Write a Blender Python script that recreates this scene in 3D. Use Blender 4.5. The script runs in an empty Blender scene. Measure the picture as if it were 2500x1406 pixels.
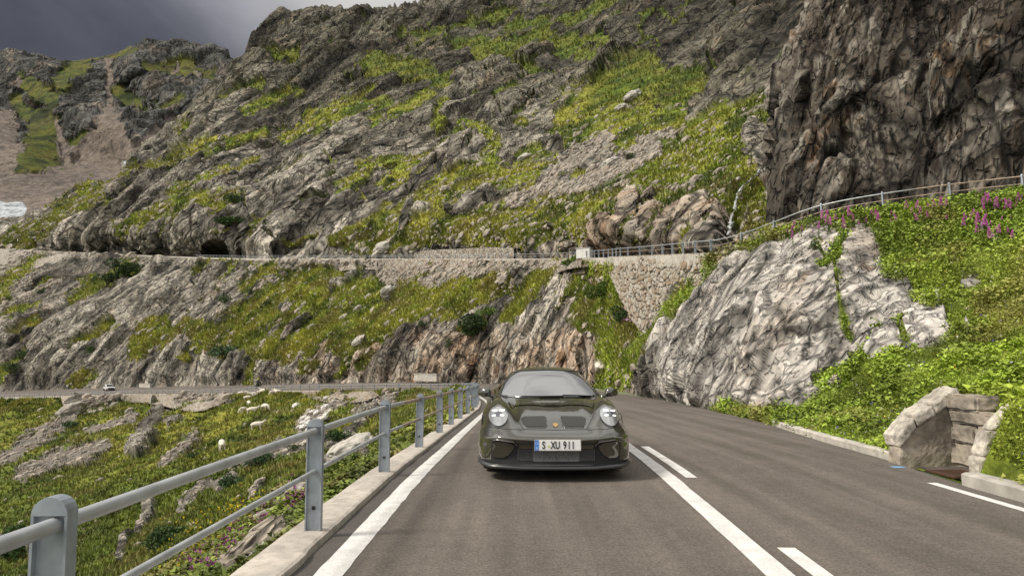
import bpy, bmesh, math, random
import numpy as np
from mathutils import Vector, Matrix
from mathutils.bvhtree import BVHTree
from mathutils.geometry import delaunay_2d_cdt
random.seed(7); RNG = np.random.default_rng(11)
scene = bpy.context.scene
COL = scene.collection
# ------------------------------------------------------------------ camera
F = 1666.67; CX, CY = 1250.0, 703.0; HOR = 879.0; CAMH = 1.38
TH = math.atan((HOR-CY)/F); CT, ST = math.cos(TH), math.sin(TH)
cam = bpy.data.cameras.new('camera'); camo = bpy.data.objects.new('camera', cam); COL.objects.link(camo)
camo.location = (0, 0, CAMH); camo.rotation_euler = (math.pi/2+TH, 0, 0)
cam.lens = 24; cam.sensor_width = 36; cam.clip_start = 0.05; cam.clip_end = 20000
scene.camera = camo
# ------------------------------------------------------------------ world: broken overcast
SUN_EL, SUN_AZ = math.radians(46), math.radians(-105)      # azimuth measured from +Y, negative = to the left; behind-left of the camera
world = bpy.data.worlds.new('World'); scene.world = world; world.use_nodes = True
nt = world.node_tree; nt.nodes.clear()
def wn(t, **k):
    n = nt.nodes.new(t)
    for a, b in k.items(): setattr(n, a, b)
    return n
out = wn('ShaderNodeOutputWorld'); bg = wn('ShaderNodeBackground'); nt.links.new(bg.outputs[0], out.inputs[0])
tc = wn('ShaderNodeTexCoord')
def vm(op, a, b=None, v=None):
    n = wn('ShaderNodeVectorMath', operation=op); nt.links.new(a, n.inputs[0])
    if b is not None: nt.links.new(b, n.inputs[1])
    if v is not None: n.inputs[1].default_value = v
    return n
def mr(a, f0, f1, t0, t1, smooth=True):
    n = wn('ShaderNodeMapRange'); n.interpolation_type = 'SMOOTHSTEP' if smooth else 'LINEAR'
    nt.links.new(a, n.inputs['Value'])
    for k, v in zip(('From Min', 'From Max', 'To Min', 'To Max'), (f0, f1, t0, t1)): n.inputs[k].default_value = v
    return n.outputs[0]
def ma(op, a, b):
    n = wn('ShaderNodeMath', operation=op)
    for i, x in enumerate((a, b)):
        if isinstance(x, (int, float)): n.inputs[i].default_value = x
        else: nt.links.new(x, n.inputs[i])
    return n.outputs[0]
dirn = tc.outputs['Generated']
mp = wn('ShaderNodeMapping'); mp.inputs['Scale'].default_value = (1.0, 1.0, 2.6); nt.links.new(dirn, mp.inputs[0])
n1 = wn('ShaderNodeTexNoise'); n1.inputs['Scale'].default_value = 2.1; n1.inputs['Detail'].default_value = 7; n1.inputs['Distortion'].default_value = .6
nt.links.new(mp.outputs[0], n1.inputs['Vector'])
def dirdot(v):
    v = Vector(v).normalized()
    return vm('DOT_PRODUCT', dirn, v=tuple(v)).outputs['Value']
dark = mr(dirdot((-.85, 1, .40)), .89, .993, 0, 1)       # the storm cloud hanging over the left ridge
bright = mr(dirdot((-.15, -.55, .9)), -.45, .75, 0, 1)      # sunlit cloud overhead and behind
cl = mr(n1.outputs[0], .36, .64, 0, 1)
base = ma('ADD', ma('MULTIPLY', bright, .66), .32)
base = ma('MULTIPLY', base, ma('ADD', ma('MULTIPLY', cl, .62), .66))
base = ma('MULTIPLY', base, ma('SUBTRACT', 1.0, ma('MULTIPLY', dark, .86)))
mixc = wn('ShaderNodeMix', data_type='RGBA'); nt.links.new(dark, mixc.inputs[0])
mixc.inputs[6].default_value = (1.0, .97, .93, 1); mixc.inputs[7].default_value = (.86, .86, 1.03, 1)
scl = vm('SCALE', mixc.outputs[2]); nt.links.new(base, scl.inputs['Scale'])
sky = wn('ShaderNodeTexSky', sky_type='NISHITA'); sky.sun_disc = False; sky.sun_elevation = SUN_EL; sky.sun_rotation = SUN_AZ
sk2 = vm('SCALE', sky.outputs[0]); sk2.inputs['Scale'].default_value = .006
addn = vm('ADD', scl.outputs[0], sk2.outputs[0]); nt.links.new(addn.outputs[0], bg.inputs[0]); bg.inputs[1].default_value = 1.0
# ------------------------------------------------------------------ sun behind thin cloud
sl = bpy.data.lights.new('sun', 'SUN'); sl.energy = 3.2; sl.angle = math.radians(11); sl.color = (1, .92, .80)
so = bpy.data.objects.new('sun', sl); COL.objects.link(so)
sd = Vector((math.sin(SUN_AZ)*math.cos(SUN_EL), math.cos(SUN_AZ)*math.cos(SUN_EL), math.sin(SUN_EL)))
so.rotation_euler = sd.to_track_quat('Z', 'Y').to_euler(); so.location = sd*50
scene.view_settings.view_transform = 'Standard'; scene.view_settings.look = 'None'
scene.view_settings.exposure = 0.27; scene.view_settings.gamma = 1
scene.cycles.max_bounces = 6; scene.cycles.use_denoising = True
# ------------------------------------------------------------------ projection helpers (pixels of the 2500 px photograph)
def P(px, py, d):
    u = (px-CX)/F; v = (CY-py)/F
    dy = CT - v*ST; dz = ST + v*CT
    s = d/dy
    return (u*s, d, CAMH + dz*s)
def proj(X):
    X = np.asarray(X, float); x, y, z = X[..., 0], X[..., 1], X[..., 2]-CAMH
    dep = np.maximum(y*CT + z*ST, .05); up = -y*ST + z*CT
    return CX + F*x/dep, CY - F*up/dep
def ray(px, py):
    u = (px-CX)/F; v = (CY-py)/F
    return Vector((u, CT-v*ST, ST+v*CT)).normalized()
def pts(lst):
    return np.array([p[1:] if p[0] == 'w' else P(*p) for p in lst], float)
# ------------------------------------------------------------------ noise in numpy
def hsh(ix, iy, iz, k=0):
    h = (ix.view(np.uint32)*np.uint32(73856093)) ^ (iy.view(np.uint32)*np.uint32(19349663)) ^ (iz.view(np.uint32)*np.uint32(83492791)) ^ np.uint32((k*2654435761) & 0xffffffff)
    h ^= h >> np.uint32(16); h *= np.uint32(0x7feb352d); h ^= h >> np.uint32(15); h *= np.uint32(0x846ca68b); h ^= h >> np.uint32(16)
    return h
def h01(h): return h.astype(np.float32)/4294967296.0
from concurrent.futures import ThreadPoolExecutor
POOL = ThreadPoolExecutor(4)
def threaded(fn):
    def run(p, k=0):
        p = np.asarray(p, np.float32)
        if len(p) < 30000: return fn(p, k)
        ch = [p[i:i+24000] for i in range(0, len(p), 24000)]
        r = list(POOL.map(lambda q: fn(q, k), ch))
        if isinstance(r[0], tuple): return tuple(np.concatenate([x[j] for x in r]) for j in range(len(r[0])))
        return np.concatenate(r)
    return run
@threaded
def perlin(p, k=0):
    i = np.floor(p).astype(np.int32); f = p-i; iX, iY, iZ = (np.ascontiguousarray(i[:, j]) for j in range(3))
    u = f*f*f*(f*(f*6-15)+10); r = 0
    for a in (0, 1):
        for b in (0, 1):
            for c in (0, 1):
                h = hsh(iX+np.int32(a), iY+np.int32(b), iZ+np.int32(c), k)
                gx = (h & 255).astype(np.float32)/127.5-1; gy = ((h >> 8) & 255).astype(np.float32)/127.5-1; gz = ((h >> 16) & 255).astype(np.float32)/127.5-1
                w = (u[:, 0] if a else 1-u[:, 0])*(u[:, 1] if b else 1-u[:, 1])*(u[:, 2] if c else 1-u[:, 2])
                r = r + w*(gx*(f[:, 0]-a)+gy*(f[:, 1]-b)+gz*(f[:, 2]-c))
    return r
def fbm(p, o=4, k=0, g=.5):
    r = 0; a = 1
    for j in range(o): r = r + a*perlin(p*2**j+j*17.3, k+j); a *= g
    return r
@threaded
def worley(p, k=0):
    """nearest and second nearest distance, per-cell hash and offset from the cell's seed"""
    i = np.floor(p).astype(np.int32); N = len(p); iX, iY, iZ = (np.ascontiguousarray(i[:, j]) for j in range(3))
    F1 = np.full(N, 9., np.float32); F2 = F1.copy(); H = np.zeros(N, np.uint32); D = np.zeros((N, 3), np.float32)
    for a in (-1, 0, 1):
        for b in (-1, 0, 1):
            for c in (-1, 0, 1):
                x, y, z = iX+np.int32(a), iY+np.int32(b), iZ+np.int32(c)
                h = hsh(x, y, z, k)
                dx = (p[:, 0]-x).astype(np.float32)-(h & 1023).astype(np.float32)/np.float32(1023.); dy = (p[:, 1]-y).astype(np.float32)-((h >> 10) & 1023).astype(np.float32)/np.float32(1023.); dz = (p[:, 2]-z).astype(np.float32)-((h >> 20) & 1023).astype(np.float32)/1023.
                d = dx*dx+dy*dy+dz*dz
                m = d < F1
                F2 = np.where(m, F1, np.minimum(F2, d)); F1 = np.where(m, d, F1); H = np.where(m, h, H)
                D[m] = np.stack([dx, dy, dz], 1)[m]
    return np.sqrt(F1), np.sqrt(F2), H*np.uint32(2654435761) ^ (H >> np.uint32(7)), D
def facets(p, k=0):
    """angular blocks: every cell is a randomly tilted, randomly raised plane"""
    F1, F2, H, D = worley(p, k)
    g = np.stack([((H >> s) & 1023).astype(np.float32)/511.5-1 for s in (0, 10, 20)], 1)
    r = h01(H)
    e = F2-F1
    return ((r-.5)*.9 + (g*D).sum(1)*.9)*sstep(e, -.05, .22), e, r
def sstep(x, a, b):
    t = np.clip((x-a)/(b-a), 0, 1); return t*t*(3-2*t)
def frame(s):
    s = np.array(s, float); s /= np.linalg.norm(s); a = np.cross(s, (0, 1, 0.1)); a /= np.linalg.norm(a); b = np.cross(s, a)
    return np.stack([a, b, s], 1)
# ------------------------------------------------------------------ surfaces through a net of control points
def slopes(C, mode):
    d = np.diff(C, axis=0); m = np.zeros_like(C)
    if mode == 'cr': m[1:-1] = (d[1:]+d[:-1])/2
    else:
        a, b = d[:-1], d[1:]; ok = a*b > 0
        m[1:-1] = np.where(ok, 2*a*b/np.where(ok, a+b, 1), 0)*.5 + (a+b)*.25*.9*np.where(ok, 1, .6)
    m[0] = d[0]; m[-1] = d[-1]
    return m
def herm(C, t, mode):
    m = slopes(C, mode); k = np.clip(np.floor(t).astype(int), 0, len(C)-2); s = (t-k).reshape((-1,)+(1,)*(C.ndim-1))
    return (2*s**3-3*s**2+1)*C[k]+(s**3-2*s**2+s)*m[k]+(-2*s**3+3*s**2)*C[k+1]+(s**3-s**2)*m[k+1]
def params(C, res, px=True, lo=1, hi=400):
    if px:
        x, y = proj(C); ok = C[..., 1] > 1.5; inside = ok & (x > -120) & (x < 2620) & (y > -60) & (y < 1450)
        Q = np.stack([np.clip(x, -250, 2750), np.clip(y, -150, 1550)], -1)
        D = np.linalg.norm(np.diff(Q, axis=0), axis=-1)*(inside[1:] | inside[:-1])*ok[1:]*ok[:-1]; lo = 6
    else: D = np.linalg.norm(np.diff(C, axis=0), axis=-1)
    L = np.sort(D, axis=1)[:, int(D.shape[1]*.8)] if px else (D.max(axis=1) if D.ndim == 2 else D)
    t = [np.array([0.])]
    for k, l in enumerate(L):
        n = int(np.clip(math.ceil(l/res), lo, hi)); t.append(k+np.arange(1, n+1)/n)
    return np.concatenate(t)
def surf(C, res, px=True, mode='pc'):
    rv, ru = res if isinstance(res, tuple) else (res, res); tv = params(C, rv, px); tu = params(C.transpose(1, 0, 2), ru, px)
    G = herm(C, tv, mode); G = herm(G.transpose(1, 0, 2), tu, mode).transpose(1, 0, 2)
    return G, tv, tu
def gnormals(G):
    a = np.gradient(G, axis=0); b = np.gradient(G, axis=1); n = np.cross(b, a); n /= np.linalg.norm(n, axis=-1, keepdims=True)+1e-9
    return n
def gfaces(nv, nu, flip=False):
    i = np.arange(nv*nu).reshape(nv, nu); a, b, c, d = i[:-1, :-1].ravel(), i[:-1, 1:].ravel(), i[1:, 1:].ravel(), i[1:, :-1].ravel()
    return np.stack([a, d, c, b] if flip else [a, b, c, d], 1)
def mesh_np(name, V, Fc, mat=None, parent=None, cols=None, smooth=False, rock=None):
    V = np.asarray(V, np.float32).reshape(-1, 3); Fc = np.asarray(Fc); n = Fc.shape[1]
    me = bpy.data.meshes.new(name); me.vertices.add(len(V)); me.vertices.foreach_set('co', V.ravel())
    me.loops.add(Fc.size); me.loops.foreach_set('vertex_index', Fc.ravel().astype(np.int32))
    me.polygons.add(len(Fc)); me.polygons.foreach_set('loop_start', np.arange(0, Fc.size, n, dtype=np.int32))
    me.polygons.foreach_set('loop_total', np.full(len(Fc), n, np.int32))
    me.polygons.foreach_set('use_smooth', np.full(len(Fc), smooth, bool))
    me.update(calc_edges=True)
    if cols is not None:
        at = me.color_attributes.new('Col', 'FLOAT_COLOR', 'POINT')
        c = np.ones((len(V), 4), np.float32); c[:, :3] = np.clip(cols, 0, 1); at.data.foreach_set('color', c.ravel())
    if rock is not None:
        at = me.attributes.new('Rock', 'FLOAT', 'POINT'); at.data.foreach_set('value', np.asarray(rock, np.float32))
    if mat: me.materials.append(mat)
    o = bpy.data.objects.new(name, me); COL.objects.link(o)
    if parent: o.parent = parent
    return o
def landmat(name, cell, strata, stretch=.38, nlo=.62, nhi=1.62, crack=.75, turf=1.0, bumpd=1.0, warp=.45, fine=.55):
    m = bpy.data.materials.new(name); m.use_nodes = True; t = m.node_tree; b = t.nodes['Principled BSDF']; L = t.links.new
    b.inputs['Roughness'].default_value = .93; b.inputs['Specular IOR Level'].default_value = .2
    def nd(ty, **k):
        n = t.nodes.new(ty)
        for a, v in k.items(): setattr(n, a, v)
        return n
    def m2(op, a, c, clamp=False):
        n = nd('ShaderNodeMath', operation=op, use_clamp=clamp)
        for i, x in enumerate((a, c)):
            if isinstance(x, (int, float)): n.inputs[i].default_value = x
            else: L(x, n.inputs[i])
        return n.outputs[0]
    def rng(a, f0, f1, t0, t1):
        n = nd('ShaderNodeMapRange'); n.interpolation_type = 'SMOOTHSTEP'; L(a, n.inputs['Value'])
        for k, v in zip(('From Min', 'From Max', 'To Min', 'To Max'), (f0, f1, t0, t1)): n.inputs[k].default_value = v
        return n.outputs[0]
    at = nd('ShaderNodeAttribute', attribute_name='Col'); rockw = nd('ShaderNodeAttribute', attribute_name='Rock').outputs['Fac']
    geo = nd('ShaderNodeTexCoord').outputs['Object']
    R = frame(strata); comb = []
    for j in range(3):
        n = nd('ShaderNodeVectorMath', operation='DOT_PRODUCT'); L(geo, n.inputs[0]); n.inputs[1].default_value = tuple(R[:, j]*(1.0 if j < 2 else stretch)); comb.append(n.outputs['Value'])
    cx = nd('ShaderNodeCombineXYZ'); [L(c, cx.inputs[j]) for j, c in enumerate(comb)]
    wn_ = nd('ShaderNodeTexNoise'); wn_.inputs['Scale'].default_value = .5/cell; wn_.inputs['Detail'].default_value = 3; L(cx.outputs[0], wn_.inputs['Vector'])
    ws = nd('ShaderNodeVectorMath', operation='SCALE'); L(wn_.outputs['Color'], ws.inputs[0]); ws.inputs['Scale'].default_value = cell*warp
    wp = nd('ShaderNodeVectorMath', operation='ADD'); L(cx.outputs[0], wp.inputs[0]); L(ws.outputs[0], wp.inputs[1])
    edge = None; col = None
    for k, (cs, lo, wgt) in enumerate(((cell*2.6, .07, 1.0), (cell, .10, .8), (cell*.38, .14, fine))):
        v = nd('ShaderNodeTexVoronoi', feature='DISTANCE_TO_EDGE'); v.inputs['Scale'].default_value = 1/cs; L(wp.outputs[0], v.inputs['Vector'])
        # cracks open and close along their length
        g = nd('ShaderNodeTexNoise'); g.inputs['Scale'].default_value = .8/cs; g.inputs['Detail'].default_value = 3; L(geo, g.inputs['Vector'])
        e = rng(m2('ADD', v.outputs['Distance'], rng(g.outputs[0], .42, .62, 0, lo*1.6)), 0, lo, 1-wgt, 1)
        edge = e if edge is None else m2('MULTIPLY', edge, e)
    v = nd('ShaderNodeTexVoronoi', feature='F1'); v.inputs['Scale'].default_value = 1/cell; L(wp.outputs[0], v.inputs['Vector'])
    sp = nd('ShaderNodeSeparateColor'); L(v.outputs['Color'], sp.inputs[0])
    def facet(cs, vv=None):
        v_ = vv or nd('ShaderNodeTexVoronoi', feature='F1'); v_.inputs['Scale'].default_value = 1/cs
        if not vv: L(wp.outputs[0], v_.inputs['Vector'])
        df2 = nd('ShaderNodeVectorMath', operation='SUBTRACT'); L(wp.outputs[0], df2.inputs[0]); L(v_.outputs['Position'], df2.inputs[1])
        cc = nd('ShaderNodeVectorMath', operation='SUBTRACT'); L(v_.outputs['Color'], cc.inputs[0]); cc.inputs[1].default_value = (.5, .5, .5)
        dd = nd('ShaderNodeVectorMath', operation='DOT_PRODUCT'); L(df2.outputs[0], dd.inputs[0]); L(cc.outputs[0], dd.inputs[1])
        return m2('MULTIPLY', dd.outputs['Value'], 1/cell)          # in units of the cell size
    fc = m2('ADD', facet(cell, v), m2('MULTIPLY', facet(cell*.4), 1.0)); fc = m2('ADD', fc, facet(cell*2.7))
    fn = nd('ShaderNodeTexNoise'); fn.inputs['Scale'].default_value = 1.1/cell; fn.inputs['Detail'].default_value = 9; fn.inputs['Roughness'].default_value = .68; L(cx.outputs[0], fn.inputs['Vector'])
    blk = m2('ADD', m2('MULTIPLY', sp.outputs[0], .36), .82)
    val = m2('MULTIPLY', m2('MULTIPLY', blk, rng(fn.outputs[0], .25, .75, nlo, nhi)), m2('ADD', m2('MULTIPLY', edge, crack), 1-crack))
    # turf: tussocks and bare specks
    tn = nd('ShaderNodeTexNoise'); tn.inputs['Scale'].default_value = 1.3/(cell*turf); tn.inputs['Detail'].default_value = 8; tn.inputs['Roughness'].default_value = .7; L(geo, tn.inputs['Vector'])
    tval = rng(tn.outputs[0], .32, .66, .42, 1.38)
    mx = nd('ShaderNodeMix', data_type='FLOAT'); L(rockw, mx.inputs[0]); L(tval, mx.inputs[2]); L(val, mx.inputs[3])
    sc = nd('ShaderNodeVectorMath', operation='SCALE'); L(at.outputs['Color'], sc.inputs[0]); L(mx.outputs[0], sc.inputs['Scale']); L(sc.outputs[0], b.inputs['Base Color'])
    rh = m2('ADD', m2('ADD', m2('MULTIPLY', edge, .55), m2('MULTIPLY', fn.outputs[0], .38)), m2('MULTIPLY', fc, 2.0))
    hx = nd('ShaderNodeMix', data_type='FLOAT'); L(rockw, hx.inputs[0]); L(m2('MULTIPLY', tn.outputs[0], .9), hx.inputs[2]); L(rh, hx.inputs[3])
    bp = nd('ShaderNodeBump'); bp.inputs['Strength'].default_value = 1.0; bp.inputs['Distance'].default_value = cell*.55*bumpd; L(hx.outputs[0], bp.inputs['Height']); L(bp.outputs[0], b.inputs['Normal'])
    return m
def tag(o, label=None, cat=None, group=None, kind=None):
    if label: o['label'] = label
    if cat: o['category'] = cat
    if group: o['group'] = group
    if kind: o['kind'] = kind
    return o
def empty(name, loc, rz=0, **k):
    o = bpy.data.objects.new(name, None); COL.objects.link(o); o.location = loc; o.rotation_euler = (0, 0, rz); o.empty_display_size = .3
    return tag(o, **k)
def copy_tree(o, parent=None):
    c = o.copy(); COL.objects.link(c)
    if parent: c.parent = parent
    for ch in [x for x in KIDS.get(o.name, [])]:
        copy_tree(ch, c)
    return c
KIDS = {}
def kid(parent, o):
    o.parent = parent; KIDS.setdefault(parent.name, []).append(o); return o
# ------------------------------------------------------------------ mesh builder
class MB:
    def __init__(s): s.bm = bmesh.new()
    def box(s, c, size, rot=None, bevel=0):
        M = Matrix.Translation(c) @ (rot.to_4x4() if rot is not None else Matrix()) @ Matrix.Diagonal((*size, 1))
        r = bmesh.ops.create_cube(s.bm, size=1, matrix=M)
        if bevel:
            es = list({e for v in r['verts'] for e in v.link_edges})
            bmesh.ops.bevel(s.bm, geom=es, offset=bevel, segments=2, affect='EDGES')
        return s
    def tube(s, pl, r, seg=10, cap=True):
        pl = [Vector(p) for p in pl]; rs = [float(x) for x in r] if isinstance(r, (list, tuple)) else [float(r)]*len(pl); rings = []
        for i, p in enumerate(pl):
            t = (pl[min(i+1, len(pl)-1)]-pl[max(i-1, 0)]).normalized()
            a = t.cross(Vector((0, 0, 1))) if abs(t.z) < .95 else t.cross(Vector((1, 0, 0))); a.normalize(); b = t.cross(a)
            rings.append([s.bm.verts.new(p+rs[i]*(math.cos(q)*a+math.sin(q)*b)) for q in [2*math.pi*k/seg for k in range(seg)]])
        for A, B in zip(rings, rings[1:]):
            for k in range(seg): s.bm.faces.new((A[k], A[(k+1) % seg], B[(k+1) % seg], B[k]))
        if cap: s.bm.faces.new(rings[0][::-1]); s.bm.faces.new(rings[-1])
        return s
    def lathe(s, prof, axis='x', c=(0, 0, 0), seg=32):
        rings = []
        for (a, r) in prof:
            ring = []
            for k in range(seg):
                q = 2*math.pi*k/seg
                v = (a, r*math.cos(q), r*math.sin(q)) if axis == 'x' else ((r*math.cos(q), a, r*math.sin(q)) if axis == 'y' else (r*math.cos(q), r*math.sin(q), a))
                ring.append(s.bm.verts.new(Vector(v)+Vector(c)))
            rings.append(ring)
        for A, B in zip(rings, rings[1:]):
            for k in range(seg): s.bm.faces.new((A[k], A[(k+1) % seg], B[(k+1) % seg], B[k]))
        return s
    def prism(s, poly, y0, y1):           # outline in (x, z), pushed along y
        a = [s.bm.verts.new((x, y0, z)) for x, z in poly]; b = [s.bm.verts.new((x, y1, z)) for x, z in poly]; n = len(poly)
        s.bm.faces.new(a); s.bm.faces.new(b[::-1])
        for k in range(n): s.bm.faces.new((a[(k+1) % n], a[k], b[k], b[(k+1) % n]))
        return s
    def build(s, name, mat, parent=None, smooth=False, bevel=0, subsurf=0):
        bmesh.ops.recalc_face_normals(s.bm, faces=s.bm.faces)
        me = bpy.data.meshes.new(name); s.bm.to_mesh(me); s.bm.free()
        if smooth: me.polygons.foreach_set('use_smooth', [True]*len(me.polygons))
        if mat: me.materials.append(mat)
        o = bpy.data.objects.new(name, me); COL.objects.link(o)
        if parent: kid(parent, o)
        if bevel:
            m = o.modifiers.new('bevel', 'BEVEL'); m.width = bevel; m.segments = 2; m.limit_method = 'ANGLE'
        if subsurf:
            m = o.modifiers.new('sub', 'SUBSURF'); m.levels = subsurf; m.render_levels = subsurf
        return o
# ------------------------------------------------------------------ materials
def mat(name, col=(.5, .5, .5), rough=.8, metal=0, attr=False, noise=None, bump=None, coat=0, spec=.5, emit=None, ior=None, twoside=False):
    m = bpy.data.materials.new(name); m.use_nodes = True; t = m.node_tree; b = t.nodes['Principled BSDF']; L = t.links.new
    b.inputs['Base Color'].default_value = (*col, 1); b.inputs['Roughness'].default_value = rough; b.inputs['Metallic'].default_value = metal
    b.inputs['Coat Weight'].default_value = coat; b.inputs['Coat Roughness'].default_value = .03; b.inputs['Specular IOR Level'].default_value = spec
    if ior: b.inputs['IOR'].default_value = ior
    src = None
    if attr:
        a = t.nodes.new('ShaderNodeAttribute'); a.attribute_name = 'Col'; src = a.outputs['Color']
    crd = t.nodes.new('ShaderNodeTexCoord')
    for (sc, amt, det) in (noise or []):          # multiplies the colour by 1 +- amt
        n = t.nodes.new('ShaderNodeTexNoise'); n.inputs['Scale'].default_value = sc; n.inputs['Detail'].default_value = det; L(crd.outputs['Object'], n.inputs['Vector'])
        r = t.nodes.new('ShaderNodeMapRange'); r.inputs['From Min'].default_value = .3; r.inputs['From Max'].default_value = .7
        r.inputs['To Min'].default_value = 1-amt; r.inputs['To Max'].default_value = 1+amt; L(n.outputs[0], r.inputs['Value'])
        v = t.nodes.new('ShaderNodeVectorMath'); v.operation = 'SCALE'
        if src is not None: L(src, v.inputs[0])
        else: v.inputs[0].default_value = col
        L(r.outputs[0], v.inputs['Scale']); src = v.outputs[0]
    if src is not None: L(src, b.inputs['Base Color'])
    if bump:
        sc, st, dist = bump
        n = t.nodes.new('ShaderNodeTexNoise'); n.inputs['Scale'].default_value = sc; n.inputs['Detail'].default_value = 6; L(crd.outputs['Object'], n.inputs['Vector'])
        bp = t.nodes.new('ShaderNodeBump'); bp.inputs['Strength'].default_value = st; bp.inputs['Distance'].default_value = dist
        L(n.outputs[0], bp.inputs['Height']); L(bp.outputs[0], b.inputs['Normal'])
    if emit:
        b.inputs['Emission Color'].default_value = (*emit[:3], 1); b.inputs['Emission Strength'].default_value = emit[3]
    return m
M = dict(
    land=mat('rock_and_turf', attr=True, rough=.92, spec=.25, noise=[(.9, .14, 6), (7, .14, 4)], bump=(3.0, .35, .12)),
    near=mat('near_rock_and_turf', attr=True, rough=.9, spec=.3, noise=[(1.3, .12, 6), (14, .2, 5)], bump=(9, .5, .05)),
    leaf=mat('leaves', attr=True, rough=.65, spec=.3),
    metal=mat('galvanised_steel', (.30, .335, .375), .5, .35, noise=[(9, .24, 6), (2.2, .12, 3)], bump=(60, .1, .003)),
    rail=mat('rail_steel', (.42, .44, .46), .45, .35, noise=[(6, .2, 5)]),
    rust=mat('weathered_rail', (.34, .27, .21), .6, .3, noise=[(5, .3, 5)]),
    conc=mat('concrete', (.42, .40, .36), .9, noise=[(1.2, .16, 6), (18, .18, 5)], bump=(22, .4, .01)),
    kerb=mat('kerb_stone', (.40, .365, .32), .9, noise=[(.8, .22, 6), (9, .22, 5)], bump=(14, .6, .02)),
    line=mat('road_paint', (.60, .59, .57), .7, noise=[(5, .16, 6), (60, .16, 3)], bump=(120, .3, .003)),
    stone=mat('wall_stone', attr=True, rough=.9, noise=[(3, .12, 5)], bump=(12, .4, .03)),
)
# ================================================================== terrain control curves
RES = 2.7
# inner edge of the road (kerb line), X Y ; height from ZR(Y)
ZY = [-60, 0, 8, 26, 50, 85, 107, 135, 169, 200, 300, 420]; ZZ = [0, 0, 0, -.43, -1.15, -2.37, -3.4, -5.05, -6.97, -9.4, -17, -26]
def ZR(y): return np.interp(y, ZY, ZZ)
INNER = np.array([(-1.43, -30), (-1.43, -8), (-1.43, 0), (-1.43, 2.4), (-1.43, 5.5), (-1.41, 8.4), (-1.38, 11.3), (-1.35, 14.2), (-1.31, 17), (-1.27, 20), (-1.23, 23), (-1.22, 26), (-1.5, 33), (-2.2, 42), (-3.4, 55),
                  (-5.6, 68), (-8.6, 78), (-13.5, 85.5), (-22, 94), (-35, 107), (-45, 120), (-54, 135), (-74, 152), (-97, 169), (-148, 200), (-260, 262), (-420, 350)], float)
OUTER = [('w', 5.0, -30, 0), ('w', 5.0, -8, 0), ('w', 5.0, 0, 0), ('w', 5.0, 3.4, 0), ('w', 5.0, 6.6, 0), ('w', 5.05, 8.2, 0), ('w', 5.3, 10, -.02), ('w', 5.6, 12.4, -.08), ('w', 5.9, 14.4, -.13), ('w', 6.4, 18, -.2), ('w', 6.8, 22.5, -.31),
         ('w', 7.1, 27, -.42), ('w', 7.7, 34, -.62), ('w', 8.2, 43, -.9), ('w', 7.6, 55, -1.2), (1350, 945.5, 75), (1275, 939, 84), (1195, 936.5, 90), (1100, 934.5, 95.5), (1000, 933.5, 101), (875, 934.5, 112), (750, 936.5, 126), (560, 941, 150), (300, 946, 187), (0, 956, 222), (-420, 975, 300), (-900, 985, 420)]
OUT = pts(OUTER)
INN = np.column_stack([INNER, ZR(INNER[:, 1])])
def dens(C, n, mode='cr'):
    t = np.linspace(0, len(C)-1, n); return herm(C, t, mode)
# upper road, valley-side edge (top of its kerb)
UP = pts([('w', 30, -20, 6.6), ('w', 30, 6, 6.8), ('w', 24, 20, 7.0), (2500, 474, 27), (2196, 508, 29), (2003, 540, 31), (1889, 578, 33), (1825, 600, 35), (1752, 618, 37), (1704, 621, 39.5), (1593, 625, 50), (1516, 628, 57), (1470, 629, 68), (1368, 631, 94),
          (1248, 632, 108), (1021, 632, 140), (750, 631, 175), (520, 629, 213), (300, 621, 290), (150, 614, 350), (0, 607, 400), (-420, 590, 560)])
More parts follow.
